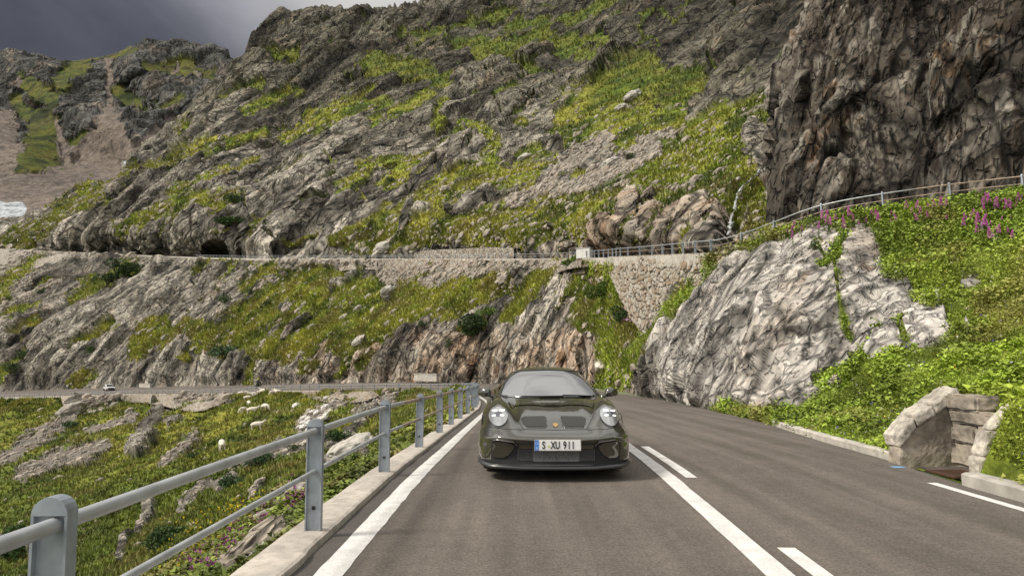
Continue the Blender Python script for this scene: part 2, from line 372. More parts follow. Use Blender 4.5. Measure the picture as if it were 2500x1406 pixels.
# ---- L: hillside between the two roads; one column per line, bottom to top
kb = lambda i: ('w', OUT[i][0]+.12, OUT[i][1], OUT[i][2]-.05)
up = lambda i, dz=-.25, dd=0: ('w', UP[i][0], UP[i][1]+dd, UP[i][2]+dz)
Lc = [
 [('w', 5.2, -30, 0), ('w', 7, -30, 1), ('w', 10, -29, 2.2), ('w', 15, -28, 4), ('w', 22, -25, 6), ('w', 30, -20, 6.4)],
 [('w', 5.2, -6, 0), ('w', 7, -6, 1.1), ('w', 10, -5, 2.4), ('w', 15, -3, 4.2), ('w', 21, 0, 5.9), ('w', 29.8, 6, 6.5)],
 [('w', 5.2, 3, 0), ('w', 7, 3.5, 1.2), ('w', 9.8, 5, 2.6), ('w', 14, 8, 4.3), ('w', 19, 13, 6.0), ('w', 24, 20, 6.75)],
 [('w', 5.2, 6.6, 0), (2500, 1085, 8.6), (2500, 960, 11), (2480, 800, 15), (2450, 640, 20.5), (2440, 484, 27)],
 [kb(7), (2190, 1000, 13.6), (2190, 900, 15.2), (2170, 790, 18.5), (2150, 660, 23), (2150, 520, 29.3)],
 [kb(8), (2060, 970, 17), (2060, 870, 19), (2050, 760, 21), (2050, 650, 24.5), (2040, 536, 30.5)],
 [kb(9), (1900, 950, 20), (1890, 850, 21.5), (1900, 750, 24), (1915, 660, 28), (1900, 575, 32.8)],
 [kb(10), (1770, 920, 24.5), (1770, 830, 26), (1790, 740, 29), (1810, 665, 32), (1825, 603, 35)],
 [kb(11), (1665, 920, 29), (1680, 830, 31.5), (1710, 740, 34.5), (1740, 675, 36.5), up(8)],
 [kb(12), (1600, 900, 37), (1630, 800, 38.5), (1660, 730, 41), (1690, 680, 42), up(9, dd=2)],
 [kb(13), (1550, 890, 46), (1580, 800, 51), (1590, 740, 54), (1600, 685, 55), up(10, dd=3)],
 [(1500, 950, 56), (1490, 880, 57), (1500, 800, 59), (1510, 740, 60.5), (1515, 690, 61), up(11, dd=2.5)],
 [(1420, 948, 68), (1430, 870, 68.5), (1440, 790, 69.5), (1450, 730, 70), (1462, 680, 71), up(12, dd=1)],
 [(1340, 945, 77), (1350, 870, 77), (1365, 780, 79), (1375, 715, 83), (1372, 670, 88), up(13)],
 [(1200, 937, 91), (1215, 860, 92), (1235, 780, 95), (1245, 730, 99), (1248, 680, 103), up(14)],
 [(1000, 934, 102), (1000, 860, 104), (1010, 800, 108), (1015, 745, 117), (1020, 690, 128), up(15)],
 [(750, 937, 127), (750, 875, 131), (750, 820, 138), (750, 760, 149), (750, 695, 162), up(16)],
 [(545, 942, 153), (535, 870, 160), (530, 800, 171), (525, 740, 185), (522, 685, 199), up(17)],
 [(300, 946, 188), (300, 870, 197), (300, 800, 210), (300, 730, 232), (300, 675, 258), up(18)],
 [(150, 951, 205), (150, 880, 217), (150, 800, 238), (150, 730, 270), (150, 670, 305), up(19)],
 [(0, 956, 223), (0, 880, 238), (0, 800, 262), (0, 730, 295), (0, 665, 340), up(20)],
 [(-420, 975, 301), (-420, 890, 320), (-420, 800, 350), (-420, 730, 400), (-420, 660, 470), up(21)],
]
LC = np.array([pts(c) for c in Lc]).transpose(1, 0, 2)
# ---- M: mountain above the upper road
def inn(i, w=7.5):
    a = UP[max(i-1, 0)]; b = UP[min(i+1, len(UP)-1)]; t = b-a; t[2] = 0; t /= np.linalg.norm(t); n = np.array([t[1], -t[0], 0]); n = n if n[1] > 0 or n[0] > .7 else -n
    q = UP[i]+n*w; return ('w', q[0], q[1], q[2]-.15)
Mc = [
 [('w', 75, 30, 7), ('w', 82, 40, 25), ('w', 90, 60, 55), ('w', 110, 90, 110), ('w', 130, 120, 170), ('w', 150, 160, 240), ('w', 170, 200, 300), ('w', 200, 300, 280)],
 [('w', 34, 54, 7), (2230, 380, 72), (2230, 230, 90), (2250, 80, 120), (2280, -60, 170), (2300, -150, 260), (2320, -200, 330), (2300, -180, 420)],
 [('w', 26, 56, 7), (1960, 420, 68), (1960, 290, 84), (1960, 180, 110), (1980, 40, 150), (2000, -80, 240), (2000, -170, 330), (2000, -150, 430)],
 [inn(8, 12), (1830, 500, 66), (1850, 390, 82), (1860, 290, 104), (1870, 130, 150), (1890, -20, 230), (1900, -150, 330), (1900, -130, 430)],
 [inn(10), (1660, 530, 72), (1680, 430, 92), (1690, 330, 118), (1700, 210, 170), (1710, 40, 250), (1700, -120, 350), (1700, -100, 450)],
 [inn(11, 9), (1500, 540, 84), (1510, 450, 104), (1530, 360, 132), (1540, 250, 178), (1540, 90, 265), (1520, -90, 370), (1500, -70, 470)],
 [inn(13), (1340, 545, 118), (1350, 460, 136), (1360, 370, 166), (1370, 270, 210), (1370, 120, 300), (1350, -50, 400), (1340, -30, 500)],
 [inn(14), (1190, 545, 132), (1190, 470, 152), (1190, 380, 186), (1195, 280, 234), (1195, 140, 325), (1180, -10, 425), (1170, 10, 520)],
 [inn(15), (1020, 555, 158), (1020, 480, 176), (1010, 390, 210), (1000, 290, 262), (1000, 150, 350), (1000, 20, 450), (990, 40, 560)],
 [inn(16), (840, 560, 186), (830, 490, 204), (820, 400, 240), (810, 300, 296), (830, 160, 385), (850, 28, 480), (840, 55, 580)],
 [inn(17, 9), (650, 565, 222), (650, 490, 245), (650, 400, 290), (660, 300, 350), (680, 170, 430), (700, 36, 505), (680, 70, 600)],
 [inn(17, 12), (520, 560, 234), (510, 500, 255), (510, 430, 292), (520, 350, 345), (555, 250, 420), (610, 110, 490), (590, 150, 580)],
 [inn(18), (400, 570, 262), (395, 520, 280), (390, 470, 310), (400, 410, 360), (450, 340, 420), (560, 178, 480), (540, 220, 560)],
 [inn(18, 10), (270, 570, 310), (265, 530, 330), (265, 500, 350), (275, 460, 390), (330, 410, 425), (400, 312, 470), (380, 350, 540)],
 [inn(19), (130, 580, 370), (130, 555, 385), (135, 535, 400), (150, 515, 420), (230, 470, 445), (345, 400, 470), (330, 430, 530)],
 [inn(20), (0, 590, 420), (0, 578, 432), (5, 565, 445), (20, 552, 460), (90, 520, 480), (200, 455, 500), (190, 490, 560)],
 [inn(20, 60), (-150, 600, 480), (-150, 596, 488), (-145, 591, 496), (-130, 586, 505), (-112, 582, 512), (-90, 578, 520), (-90, 600, 580)],
 [inn(21), (-420, 590, 570), (-420, 588, 580), (-420, 585, 590), (-400, 583, 600), (-380, 581, 620), (-350, 580, 640), (-350, 610, 700)],
]
MC = np.array([pts(c) for c in Mc]).transpose(1, 0, 2)
# ---- K: dark tower of rock above the upper road, right
Kc = [
 [('w', 58, 92, 8), ('w', 58, 92, 16), ('w', 59, 92, 24), ('w', 60, 92, 33), ('w', 61, 93, 42), ('w', 62, 94, 52), ('w', 64, 95, 64)],
 [(1935, 540, 62), (1930, 450, 63), (1935, 370, 65), (1955, 270, 67), (1995, 160, 70), (2040, 20, 75), (2090, -180, 84)],
 [(1896, 542, 50), (1891, 450, 50.5), (1899, 370, 51.5), (1922, 270, 53), (1962, 160, 55), (2020, 20, 58), (2070, -180, 63)],
 [(1945, 540, 45.5), (1945, 450, 46.5), (1950, 370, 48), (1975, 270, 49.5), (2010, 150, 51), (2055, 20, 53), (2110, -180, 58)],
 [(2080, 530, 43), (2080, 440, 44), (2085, 360, 45), (2090, 260, 46.5), (2110, 140, 48), (2140, 10, 50), (2180, -180, 54)],
 [(2260, 510, 41), (2260, 420, 41.5), (2260, 340, 42.5), (2265, 240, 43.5), (2275, 120, 44.5), (2290, 0, 46), (2310, -180, 49)],
 [(2450, 500, 38.5), (2450, 410, 39), (2450, 320, 39.5), (2450, 220, 40), (2450, 110, 41), (2450, -10, 42), (2450, -190, 45)],
 [(2750, 500, 35), (2750, 400, 35.5), (2750, 310, 36), (2750, 200, 36.5), (2750, 80, 37), (2750, -40, 38), (2750, -220, 41)],
 [('w', 46, 20, 7), ('w', 47, 20, 11), ('w', 47.5, 20, 15), ('w', 48, 20, 20), ('w', 49, 20, 25), ('w', 50, 20, 31), ('w', 52, 20, 40)],
 [('w', 48, -20, 7), ('w', 49, -20, 11), ('w', 50, -20, 15), ('w', 51, -20, 20), ('w', 52, -20, 25), ('w', 53, -20, 31), ('w', 55, -20, 40)],
]
KC = np.array([pts(c) for c in Kc]).transpose(1, 0, 2)
# ---- H: hollow below the kerb, fan of columns from far (top) to the kerb
def kx(d, z=-.28): return ('w', float(np.interp(d, INNER[:, 1], INNER[:, 0]))-.36, d, float(ZR(d))+z)
def ky(i, t=0, z=-.45, off=.8):
    a = INN[i]*(1-t)+INN[i+1]*t; n = np.array([INN[i+1][1]-INN[i][1], -(INN[i+1][0]-INN[i][0])]); n /= np.linalg.norm(n)
    return ('w', a[0]-n[0]*off, a[1]-n[1]*off, a[2]+z)
Hc = [
 [ky(14), ky(13, .6), ky(13, .2), ky(12, .6), ky(12, .2), kx(30), kx(27), kx(25)],
 [ky(15), (1128, 960, 58), (1130, 968, 48), (1130, 976, 40), (1130, 985, 33), (1132, 995, 28), (1132, 1008, 24), kx(20)],
 [ky(16), (1090, 962, 66), (1090, 972, 54), (1090, 985, 42), (1090, 1000, 32), (1090, 1018, 24), (1091, 1034, 18.5), kx(14.6)],
 [ky(17, .3), (1000, 962, 77), (1000, 975, 65), (1000, 995, 50), (1000, 1022, 34), (1000, 1058, 21), (1000, 1090, 13.5), kx(10.2)],
 [ky(18, .3), (880, 968, 88), (880, 985, 77), (880, 1015, 60), (880, 1060, 40), (880, 1115, 24), (878, 1170, 13), kx(7.35)],
 [ky(19), (700, 968, 101), (700, 990, 90), (700, 1040, 66), (700, 1110, 42), (700, 1190, 24), (702, 1255, 12.5), kx(5.35)],
 [ky(20, .6), (550, 985, 120), (550, 1030, 92), (550, 1090, 64), (550, 1165, 43), (550, 1260, 26), (552, 1350, 13), kx(4.25)],
 [ky(21, .7), (400, 990, 140), (400, 1040, 108), (400, 1105, 77), (400, 1190, 51), (400, 1290, 33), (400, 1410, 18), kx(3.4)],
 [ky(22, .8), (200, 1000, 162), (200, 1050, 128), (200, 1120, 92), (200, 1210, 61), (200, 1320, 39), (200, 1470, 21), kx(2.8)],
 [ky(23, .9), (0, 1010, 185), (0, 1060, 150), (0, 1130, 108), (0, 1220, 73), (0, 1340, 46), (0, 1520, 23), kx(2.2)],
 [ky(24, .9), (-400, 1040, 230), (-400, 1090, 180), (-400, 1160, 130), (-400, 1260, 85), (-400, 1400, 52), (-400, 1640, 25), kx(1.4)],
 [ky(25, .8), ('w', -280, 170, -40), ('w', -200, 110, -38), ('w', -140, 70, -33), ('w', -90, 40, -27), ('w', -50, 20, -19), ('w', -20, 6, -10), kx(0)],
 [('w', -450, 200, -60), ('w', -280, 60, -50), ('w', -190, 20, -42), ('w', -130, 0, -34), ('w', -80, -8, -26), ('w', -45, -12, -18), ('w', -18, -14, -9), kx(-14)],
 [('w', -450, 0, -60), ('w', -280, -30, -50), ('w', -190, -30, -42), ('w', -130, -30, -34), ('w', -80, -30, -26), ('w', -45, -30, -18), ('w', -18, -30, -9), kx(-30)],
]
HC = np.array([pts(c) for c in Hc]).transpose(1, 0, 2)
# ---- B: far side of the valley
Bx = [-900, -420, -150, 0, 60, 140, 265, 330, 420, 480, 575, 700, 900]
rid = {-900: 60, -420: 90, -150: 150, 0: 128, 60: 132, 140: 152, 265: 135, 330: 112, 420: 103, 480: 108, 575: 150, 700: 250, 900: 330}
BC = np.array([[P(x, 640+(0 if x < 300 else 40), 560) for x in Bx], [P(x, 570, 640) for x in Bx], [P(x, 520, 740) for x in Bx], [P(x, 460, 860) for x in Bx],
               [P(x, 390, 980+(80 if 60 < x < 330 else 0)) for x in Bx], [P(x, 310, 1120+60*math.sin(x/60)) for x in Bx], [P(x, 240 if x < 575 else 300, 1270+60*math.sin(x/45+1)) for x in Bx],
               [P(x, .45*240+.55*rid[x], 1400+50*math.sin(x/37+2)) for x in Bx], [P(x, rid[x], 1560) for x in Bx], [P(x, rid[x]+25, 1760) for x in Bx]])
# ================================================================== where grass grows, in picture coordinates of the undisplaced ground
def capsd(px, py, x0, y0, x1, y1):
    dx, dy = x1-x0, y1-y0; t = np.clip(((px-x0)*dx+(py-y0)*dy)/(dx*dx+dy*dy+1e-6), 0, 1)
    return np.hypot(px-x0-t*dx, py-y0-t*dy)
def polysd(px, py, poly):
    ins = np.zeros(len(px), bool); d = np.full(len(px), 1e9)
    n = len(poly)
    for k in range(n):
        (x0, y0), (x1, y1) = poly[k], poly[(k+1) % n]
        d = np.minimum(d, capsd(px, py, x0, y0, x1, y1))
        c = ((y0 > py) != (y1 > py)) & (px < (x1-x0)*(py-y0)/((y1-y0) if y1 != y0 else 1e-9)+x0); ins ^= c
    return np.where(ins, -d, d)
# x0 y0 x1 y1 halfwidth ; G = turf, R = bare rock, S = rubble and scree
G_M = """670 140 722 134 9;440 292 560 237 9;560 232 640 206 6;200 472 330 425 20;330 425 430 398 12;480 445 620 402 9;700 335 790 300 12;770 296 850 262 18;690 422 745 400 7;560 345 640 320 8;600 270 720 225 7;450 380 520 345 7
900 150 1010 168 17;1010 165 1085 200 14;830 268 940 250 16;914 299 1045 235 9;1065 302 1078 250 7;1166 128 1334 77 11;1216 134 1468 94 12;1310 336 1420 262 24;1420 262 1536 190 30;1536 190 1670 134 32;1480 330 1660 250 48;1600 300 1680 210 40
1200 447 1420 402 20;1420 410 1670 372 30;1500 300 1650 280 30;1130 300 1190 350 12;1190 340 1215 385 15;1280 300 1300 325 10;1048 370 1125 336 8;930 396 1048 380 8;1048 467 1166 420 15;847 463 897 403 11;947 453 1030 386 12;985 70 1130 64 5;1130 64 1250 12 7;1385 44 1520 2 9;1334 118 1435 134 11;1250 168 1317 181 9;1216 235 1283 218 12;1100 110 1180 95 7;1240 60 1330 40 8
1727 302 1830 245 22;1830 245 1950 182 18;1660 336 1860 310 34;1700 380 1830 340 30;1660 420 1800 400 26;1650 200 1680 150 22;1870 420 1850 540 26;1820 470 1800 560 12
7 604 151 537 17;302 556 420 518 15;336 537 487 482 12;487 503 638 470 15;621 585 640 500 9;773 552 840 520 6;150 520 260 480 12;420 470 520 440 10;120 500 200 470 8
900 590 1180 540 26;1180 590 1420 540 30;1180 545 1420 480 34;1420 560 1520 520 22;1400 500 1620 430 32;1620 470 1780 430 24;900 560 1060 480 22;1060 500 1240 430 20;1190 400 1330 360 14;1740 470 1800 490 14;860 600 1000 590 14;820 590 905 545 10
1430 330 1560 300 26;1500 230 1600 200 30;1340 330 1450 290 24;1560 400 1700 350 30"""
R_M = """1850 330 1872 385 34;1340 345 1440 400 22;1480 390 1500 402 22;1435 612 1485 545 20;1482 612 1545 488 22;1528 612 1590 505 20;1585 612 1636 515 19;1640 604 1686 498 21;1686 604 1716 505 21;1736 590 1748 528 20;1240 260 1330 200 30;1240 370 1330 300 26;1100 420 1180 360 14;980 560 1010 500 12;400 600 480 540 36;460 560 540 540 24
1610 270 1640 260 6;1530 255 1560 245 9;1700 260 1980 140 30;1660 120 1740 30 60;1800 130 1940 60 70;1700 270 1790 200 30;1600 60 1660 100 40;700 560 860 500 40;650 500 780 420 44;1290 610 1310 590 10;1390 610 1400 590 12;1000 450 1060 430 12;1340 560 1360 550 6;1240 480 1270 470 7;1310 515 1340 500 7"""
S_M = """1340 430 1480 350 18;1450 440 1600 370 22;1250 500 1360 455 15;1360 470 1440 445 16;1560 350 1640 330 12;1640 470 1690 450 7;1500 460 1540 440 8"""
G_L = """0 712 60 665 18;60 665 105 636 12;175 732 250 700 12;250 700 325 660 20;350 850 400 800 24;345 800 372 780 12;400 835 450 800 12;185 856 282 793 9;0 925 64 866 14;50 823 107 772 9;0 765 90 745 6;180 940 215 910 12
520 832 640 780 36;600 790 740 720 44;640 700 780 668 34;640 660 730 640 14;740 780 900 740 52;780 700 860 662 18;870 720 1000 690 34;880 790 1010 740 36;1000 720 1130 680 30;1040 760 1180 710 26;1130 690 1240 700 24;1180 730 1250 712 14;560 850 640 825 18;640 860 830 818 26;830 850 940 812 18;930 800 1060 765 14;940 665 1010 662 16;1020 670 1060 662 10
636 880 610 935 10;700 880 720 870 12;745 900 770 890 8;880 890 905 860 9;820 925 845 880 7;480 850 560 872 9;1250 780 1290 715 16;1300 710 1340 660 22;1340 650 1440 638 15;1420 668 1470 640 22
1440 770 1500 690 44;1490 850 1520 760 40;1500 925 1545 850 34;1540 880 1590 820 18;1470 950 1500 900 14;1430 800 1450 780 10;1400 720 1420 690 10;1130 810 1180 790 12;1650 690 1690 700 7;470 800 520 840 14;440 880 455 870 6;1230 650 1240 690 6
1830 612 1980 552 15;1780 605 1850 590 14;1640 760 1670 740 7;205 690 240 680 8;90 700 120 690 6;600 700 640 670 14;120 600 150 615 3;540 640 560 650 12;480 660 510 640 9"""
R_L = """1362 745 1396 668 13;1425 668 1440 650 7;700 830 755 775 8;1020 670 1050 640 12;595 640 620 655 12;700 760 715 750 9;960 720 945 735 6;600 735 640 700 10;640 690 700 670 6;890 825 860 838 9;780 850 800 840 7;800 660 830 640 6;500 700 540 660 24;470 740 520 700 20;1060 770 1040 790 7"""
S_L = """0 660 60 622 14;0 615 330 626 7;30 720 100 660 9;0 750 140 690 9;690 640 930 648 10;690 655 740 640 8;925 660 960 690 14;960 680 1040 655 12;1050 690 1160 650 20;1160 670 1290 650 14;1230 690 1260 650 8;1250 648 1380 648 10;620 720 680 690 6"""
RFACE = [(1540, 985), (1548, 915), (1600, 840), (1640, 790), (1735, 690), (1790, 628), (1870, 602), (1985, 552), (2035, 556), (2060, 590), (2085, 552), (2112, 552), (2155, 600), (2162, 680), (2200, 684), (2235, 730), (2300, 760), (2335, 830), (2290, 865), (2150, 880), (2070, 905), (1990, 930), (2010, 965), (1950, 990), (1860, 1000), (1700, 1000)]
R_R = """2205 670 2222 700 8;2290 720 2310 790 12;2360 690 2385 680 12;2240 760 2260 790 14;2370 800 2375 830 5;2190 870 2300 830 16;2030 950 2060 940 5;2260 950 2300 945 4;2400 560 2440 580 10;2460 600 2490 590 8"""
G_R = """2045 620 2060 600 12;2010 660 2050 635 10;2040 640 2065 820 3;1990 600 2020 640 4;2130 860 2150 800 4;2200 780 2215 840 8;1700 640 1720 650 4;1995 925 2120 880 14"""
R_H = """150 1050 200 988 16;345 1050 385 1012 18;330 1112 376 1070 13;440 1252 500 1200 9;500 1200 575 1170 11;288 1362 340 1290 9;340 1290 381 1240 10;270 1268 310 1242 7;805 1130 860 1085 22;850 1105 905 1110 16;850 1056 890 1030 9;880 1030 930 1004 7;604 1136 690 1100 12;690 1230 745 1192 16;640 1280 680 1250 12;600 1360 690 1290 22;560 1400 620 1370 22;690 1320 730 1290 12;0 1340 30 1300 22;60 1310 75 1350 9;540 1200 575 1170 10;410 1040 440 1020 9;780 1090 800 1070 14"""
S_H = """0 1134 144 1044 17;54 1166 150 1120 18;150 1130 252 1091 16;216 1062 324 1019 11;396 1145 478 1062 10;0 1070 60 1050 5;740 1045 830 985 20;870 1010 960 975 8;640 1130 760 1070 9;215 990 290 968 12;430 985 560 972 9;700 1110 740 1080 12;560 1150 600 1130 8;620 1215 640 1190 6"""
G_B = """110 300 95 400 34;60 400 130 420 24;150 200 200 160 22;290 230 340 260 18;360 165 520 185 12;400 170 460 160 12;200 400 230 420 14;60 200 120 240 20;300 320 280 350 8;180 350 210 330 8;40 250 70 280 14;380 270 440 240 8;230 140 330 125 8"""
S_B = """265 150 266 290 8;266 290 190 430 22;266 290 330 430 26;266 340 266 470 46;10 300 0 500 34;160 470 60 500 60;340 390 420 310 20;390 330 300 420 18;0 460 300 480 40;420 175 435 168 5;480 175 490 190 4;60 190 10 235 4;140 300 170 420 8"""
SNOW_B = """0 508 50 510 17;0 526 30 530 14;305 398 345 395 5;345 385 360 372 4"""
def caps(px, py, txt):
    d = np.full(len(px), 1e9)
    for s in txt.replace('\n', ';').split(';'):
        x0, y0, x1, y1, w = map(float, s.split()); d = np.minimum(d, (capsd(px, py, x0, y0, x1, y1)-w)/max(w, 6)**.5)
    return d            # <0 inside
C3 = lambda *c: np.array(c, np.float32)
import time as _t
def shade_land(V, Nn, px, py, kind, sp):
    """returns displaced vertices, colours, grass weight"""
    N = len(V); D = np.maximum(np.linalg.norm(V-np.array([0, 0, CAMH]), axis=1), 2.); q = np.maximum(D/683., sp*.8)
    # warp the map edges with noise whose size follows the distance class
    sc = {'B': 40., 'M': 12., 'L': 6., 'K': 5., 'H': 4., 'R': 1.6}[kind]
    amp = 15.
    wx = fbm(V/sc, 4, 21)*amp; wy = fbm(V/sc+50, 4, 33)*amp
    X, Y = px+wx, py+wy
    fine = fbm(V/(sc*.35), 4, 44)
    strat = (V @ frame((.5, .3, .8) if kind != 'K' else (.08, 0, 1)))
    st = fbm(strat/np.array([sc*.5, sc*.5, sc*2.2]), 4, 66)
    scree = np.full(N, -9.); snow = np.full(N, -9.)
    if kind == 'M':
        g = caps(X, Y, G_M); r = caps(X, Y, R_M); m = np.where(r < 0, r, np.where(g < 0, -g, -np.minimum(g, 6)*.35)); m = np.clip(m, -3, 3)
        top = sstep(py, 330, 60)
        m = m + st*(2.2+1.2*top) + fine*1.4 + .35*top + .5 ; scree = -caps(X, Y, S_M)+fine*2
    elif kind == 'L':
        g = caps(X, Y, G_L); r = caps(X, Y, R_L); m = np.where(r < 0, r, np.where(g < 0, -g, -np.minimum(g, 6)*.45)); m = np.clip(m, -3, 3)
        m = m + st*1.8+fine*1.5+.35; scree = -caps(X, Y, S_L)+fine*2
        # right-hand bank: turf except the bare face
        f = polysd(X, Y, RFACE)/6.; rr = caps(X, Y, R_R); gg = caps(X, Y, G_R)
        mr_ = np.clip(f, -3, 3); mr_ = np.where(rr < 0, np.minimum(mr_, rr), mr_); mr_ = np.where(gg < 0, np.maximum(mr_, -gg), mr_)+fine*.9
        k = sstep(px, 1560, 1640)*(1-sstep(V[:, 1], 41, 44)); m = m*(1-k)+mr_*k; scree = np.where(k > .5, -9, scree)
    elif kind == 'K':
        m = -2.5+st*1.2+fine; m = m+2.0*sstep(Nn[:, 2], .5, .8)
    elif kind == 'H':
        r = caps(X, Y, R_H); m = np.where(r < 0, np.clip(r*1.4, -3, 0), np.minimum(r*.6, 2.5)); m = m+fine*1.2+st*.8+.4; scree = -caps(X, Y, S_H)+fine*2
    else:
        g = caps(X, Y, G_B); m = np.clip(-g, -2.4, 3)+st*2.4+fine*1.6+.5; scree = -caps(X, Y, S_B)+fine*1.5+.3; snow = -caps(px+wx*.3, py+wy*.3, SNOW_B)
        m = m+sstep(py, 330, 400)*1.0
    gsoft = sstep(m, -.7, .8)*(1-sstep(scree, -.8, .8)); ssoft = sstep(scree, -.8, .8)
    grass = sstep(m, -.25, .35); sg = sstep(scree, -.3, .4); grass = grass*(1-sg)
    if kind == 'B': sg = np.maximum(sg, sstep(py+wy, 330, 370)*(1-grass)); sg = sstep(sg, .2, .8)
    # ---- rock relief: tilted blocks in several sizes, stretched along the strata
    R0 = frame((.50, .28, .82) if kind not in 'K' else (.10, .0, 1.0))
    S = (V @ R0)*np.array([1., 1., .22 if kind == 'K' else .36])
    Swarp = S + .25*np.stack([perlin(S/4, 81), perlin(S/4+9, 82), perlin(S/4+19, 83)], 1)*4
    h = np.zeros(N, np.float32); crack = np.ones(N, np.float32); cellv = np.zeros(N, np.float32)
    far_ = sstep(D, 110, 200)
    for j, lam in enumerate((70., 34., 14., 6., 2.6, 1.15, .5, .22, .1)):
        w = sstep(lam/q, 1.8, 4.)*(1-sstep(lam/D, *((.045+.075*far_, .11+.13*far_) if kind == 'M' else (.10, .2))))
        if kind == 'B': w = sstep(lam/q, 1.5, 3)*np.where(lam > 20, 1, 1)
        if w.max() < .02: continue
        idx = np.nonzero(w > .01)[0]
        f, e, r = facets(Swarp[idx]/lam, 99+j)
        a = {'K': .42, 'B': .34}.get(kind, .24 if lam < 10 else .17)*(.8 if lam < 1.2 else 1)
        h[idx] += (w[idx]*f*lam*a*(.75 if lam > 60 else (1.25 if kind == 'M' and lam > 5 else 1))).astype(np.float32)
        cw = sstep(lam/q[idx], 4, 9)
        crack[idx] *= 1-cw*.6*(1-sstep(e, .01, .12)); cellv[idx] += w[idx]*(r-.5)*(.9 if lam/1 < 8 else .5)
    # thin slanting ribs
    for j, lam in enumerate((5., 2., .8, .33)):
        w = sstep(lam/q, 1.6, 3.5)*(1-sstep(lam/D, .03, .06)); idx = np.nonzero(w > .01)[0]
        if len(idx): h[idx] += w[idx]*lam*.38*(.25-np.abs(perlin(Swarp[idx]*np.array([1, 1, .6])/lam, 60+j)))
    # rounded rubble
    hs = np.zeros(N, np.float32); cs = np.ones(N, np.float32); csv = np.zeros(N, np.float32)
    for j, lam in enumerate((3.2, 1.3, .6, .3)):
        w = sstep(lam/q, 1.6, 3.5)*(1-sstep(lam/D, .012, .03)); idx = np.nonzero((w > .02) & (sg > .02))[0]
        if len(idx) == 0: continue
        F1, F2, Hh, _ = worley(V[idx]/lam, 140+j); e = F2-F1
        hs[idx] += w[idx]*lam*(np.sqrt(np.clip(e, 0, .5))*.6+(h01(Hh)-.5)*.35); cs[idx] *= 1-w[idx]*.55*(1-sstep(e, .03, .16)); csv[idx] += w[idx]*(h01(Hh)-.5)
    # turf relief
    hg = np.zeros(N, np.float32); gt = np.zeros(N, np.float32)
    for j, (lam, a) in enumerate(((18., .10), (7., .12), (2.8, .15), (1.1, .2), (.45, .2), (.18, .15))):
        w = sstep(lam/q, 1.8, 4)*(1-sstep(lam/D, .10, .22)); n_ = perlin(V*np.array([1, 1, 1.6])/lam+3, 170+j); hg += w*lam*a*(1.9 if kind == 'H' and lam > 5 else 1)*n_; gt += w*n_*(.5 if lam > 3 else .9)
    near_ = sstep(D, 60, 15)
    rockness = 1-gsoft
    disp = gsoft*hg + rockness*(1-ssoft)*(h+q*1.2*0+.02*D*0+ np.minimum(.004*D, .8)) + ssoft*(hs+.3*h)
    # ---- colour
    big = fbm(V/(sc*3.5), 3, 9); mid = fbm(V/(sc*.9)+7, 4, 10); sm = fbm(strat/np.array([sc*.12, sc*.12, sc*.8]), 4, 12)
    grey = C3(.262, .238, .198); pale = C3(.365, .338, .288); warm = C3(.385, .30, .225); rust = C3(.31, .185, .105); olive = C3(.20, .19, .125); darkr = C3(.10, .088, .07)
    def mix(a, b, t): t = np.clip(t, 0, 1)[:, None]; return a*(1-t)+b*t
    rc = mix(np.tile(grey, (N, 1)), pale, .5+cellv*.9+mid*.5)
    if kind == 'K':
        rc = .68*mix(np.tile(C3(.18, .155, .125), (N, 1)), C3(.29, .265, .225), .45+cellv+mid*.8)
        rc = mix(rc, C3(.24, .13, .055), sstep(mid+sm*.6+sstep(px, 2200, 2450)*.25, .32, .62)*.7); rc = mix(rc, C3(.06, .047, .036), sstep(sm*1.2+big*.6+sstep(py, 260, 0)*.45, .12, .5)*.85)  # rust and dark water streaks; extra darkness near the top is painted-in shade
    else:
        br = np.zeros(N)
        if kind == 'L': br = sstep(py, 770, 850)*sstep(px, 560, 950)*(1-sstep(px, 1440, 1560)); br = np.maximum(br, .8*sstep(V[:, 1], 41, 44)*sstep(px, 1330, 1500)); k2 = sstep(px, 1560, 1640)*(1-sstep(V[:, 1], 41, 44)); rc = mix(rc, C3(.50, .475, .435), k2*.85); br = br*(1-k2)+.12*k2
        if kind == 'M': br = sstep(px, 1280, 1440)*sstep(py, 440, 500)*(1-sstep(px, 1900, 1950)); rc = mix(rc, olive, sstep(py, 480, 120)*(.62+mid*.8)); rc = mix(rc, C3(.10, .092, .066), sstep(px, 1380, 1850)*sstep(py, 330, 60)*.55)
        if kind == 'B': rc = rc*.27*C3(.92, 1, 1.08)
        if kind == 'M': rc = rc*(1-.55*sstep(py, 460, 90))[:, None]  # shadow over the upper slopes, painted in as darker rock
        rc = mix(rc, warm, br*(.45+mid*1.2)+sstep(mid, .15, .5)*.35); rc = mix(rc, rust, br*sstep(sm+mid*.5, .22, .55)*.75+.5*sstep(sm+mid*.4, .45, .7)*(kind in 'L'))
        rc = mix(rc, darkr*1.3, sstep(sm-.3*mid, .30, .62)*.5)
    rc = rc*crack[:, None]*(1+.22*np.clip(cellv, -1, 1))[:, None]
    gy = C3(.275, .268, .045); gb = C3(.125, .185, .018); gd = C3(.040, .062, .012); gh = C3(.115, .085, .035); straw = C3(.27, .235, .09)
    gc = mix(np.tile(gy, (N, 1)), gb, .5+mid*1.2+big); gc = mix(gc, straw, sstep(gt*.6+big*.8, .2, .6)*.5); gc = mix(gc, gd, sstep(mid*1.1-gt*.7+(.18 if kind != 'R' else 0), .22, .55)*.85); gc = mix(gc, gh, sstep(fbm(V/(sc*1.4)+90, 4, 55), .22, .42)*.55)
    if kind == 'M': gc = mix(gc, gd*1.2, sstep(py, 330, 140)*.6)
    if kind == 'B': gc = gc*.36
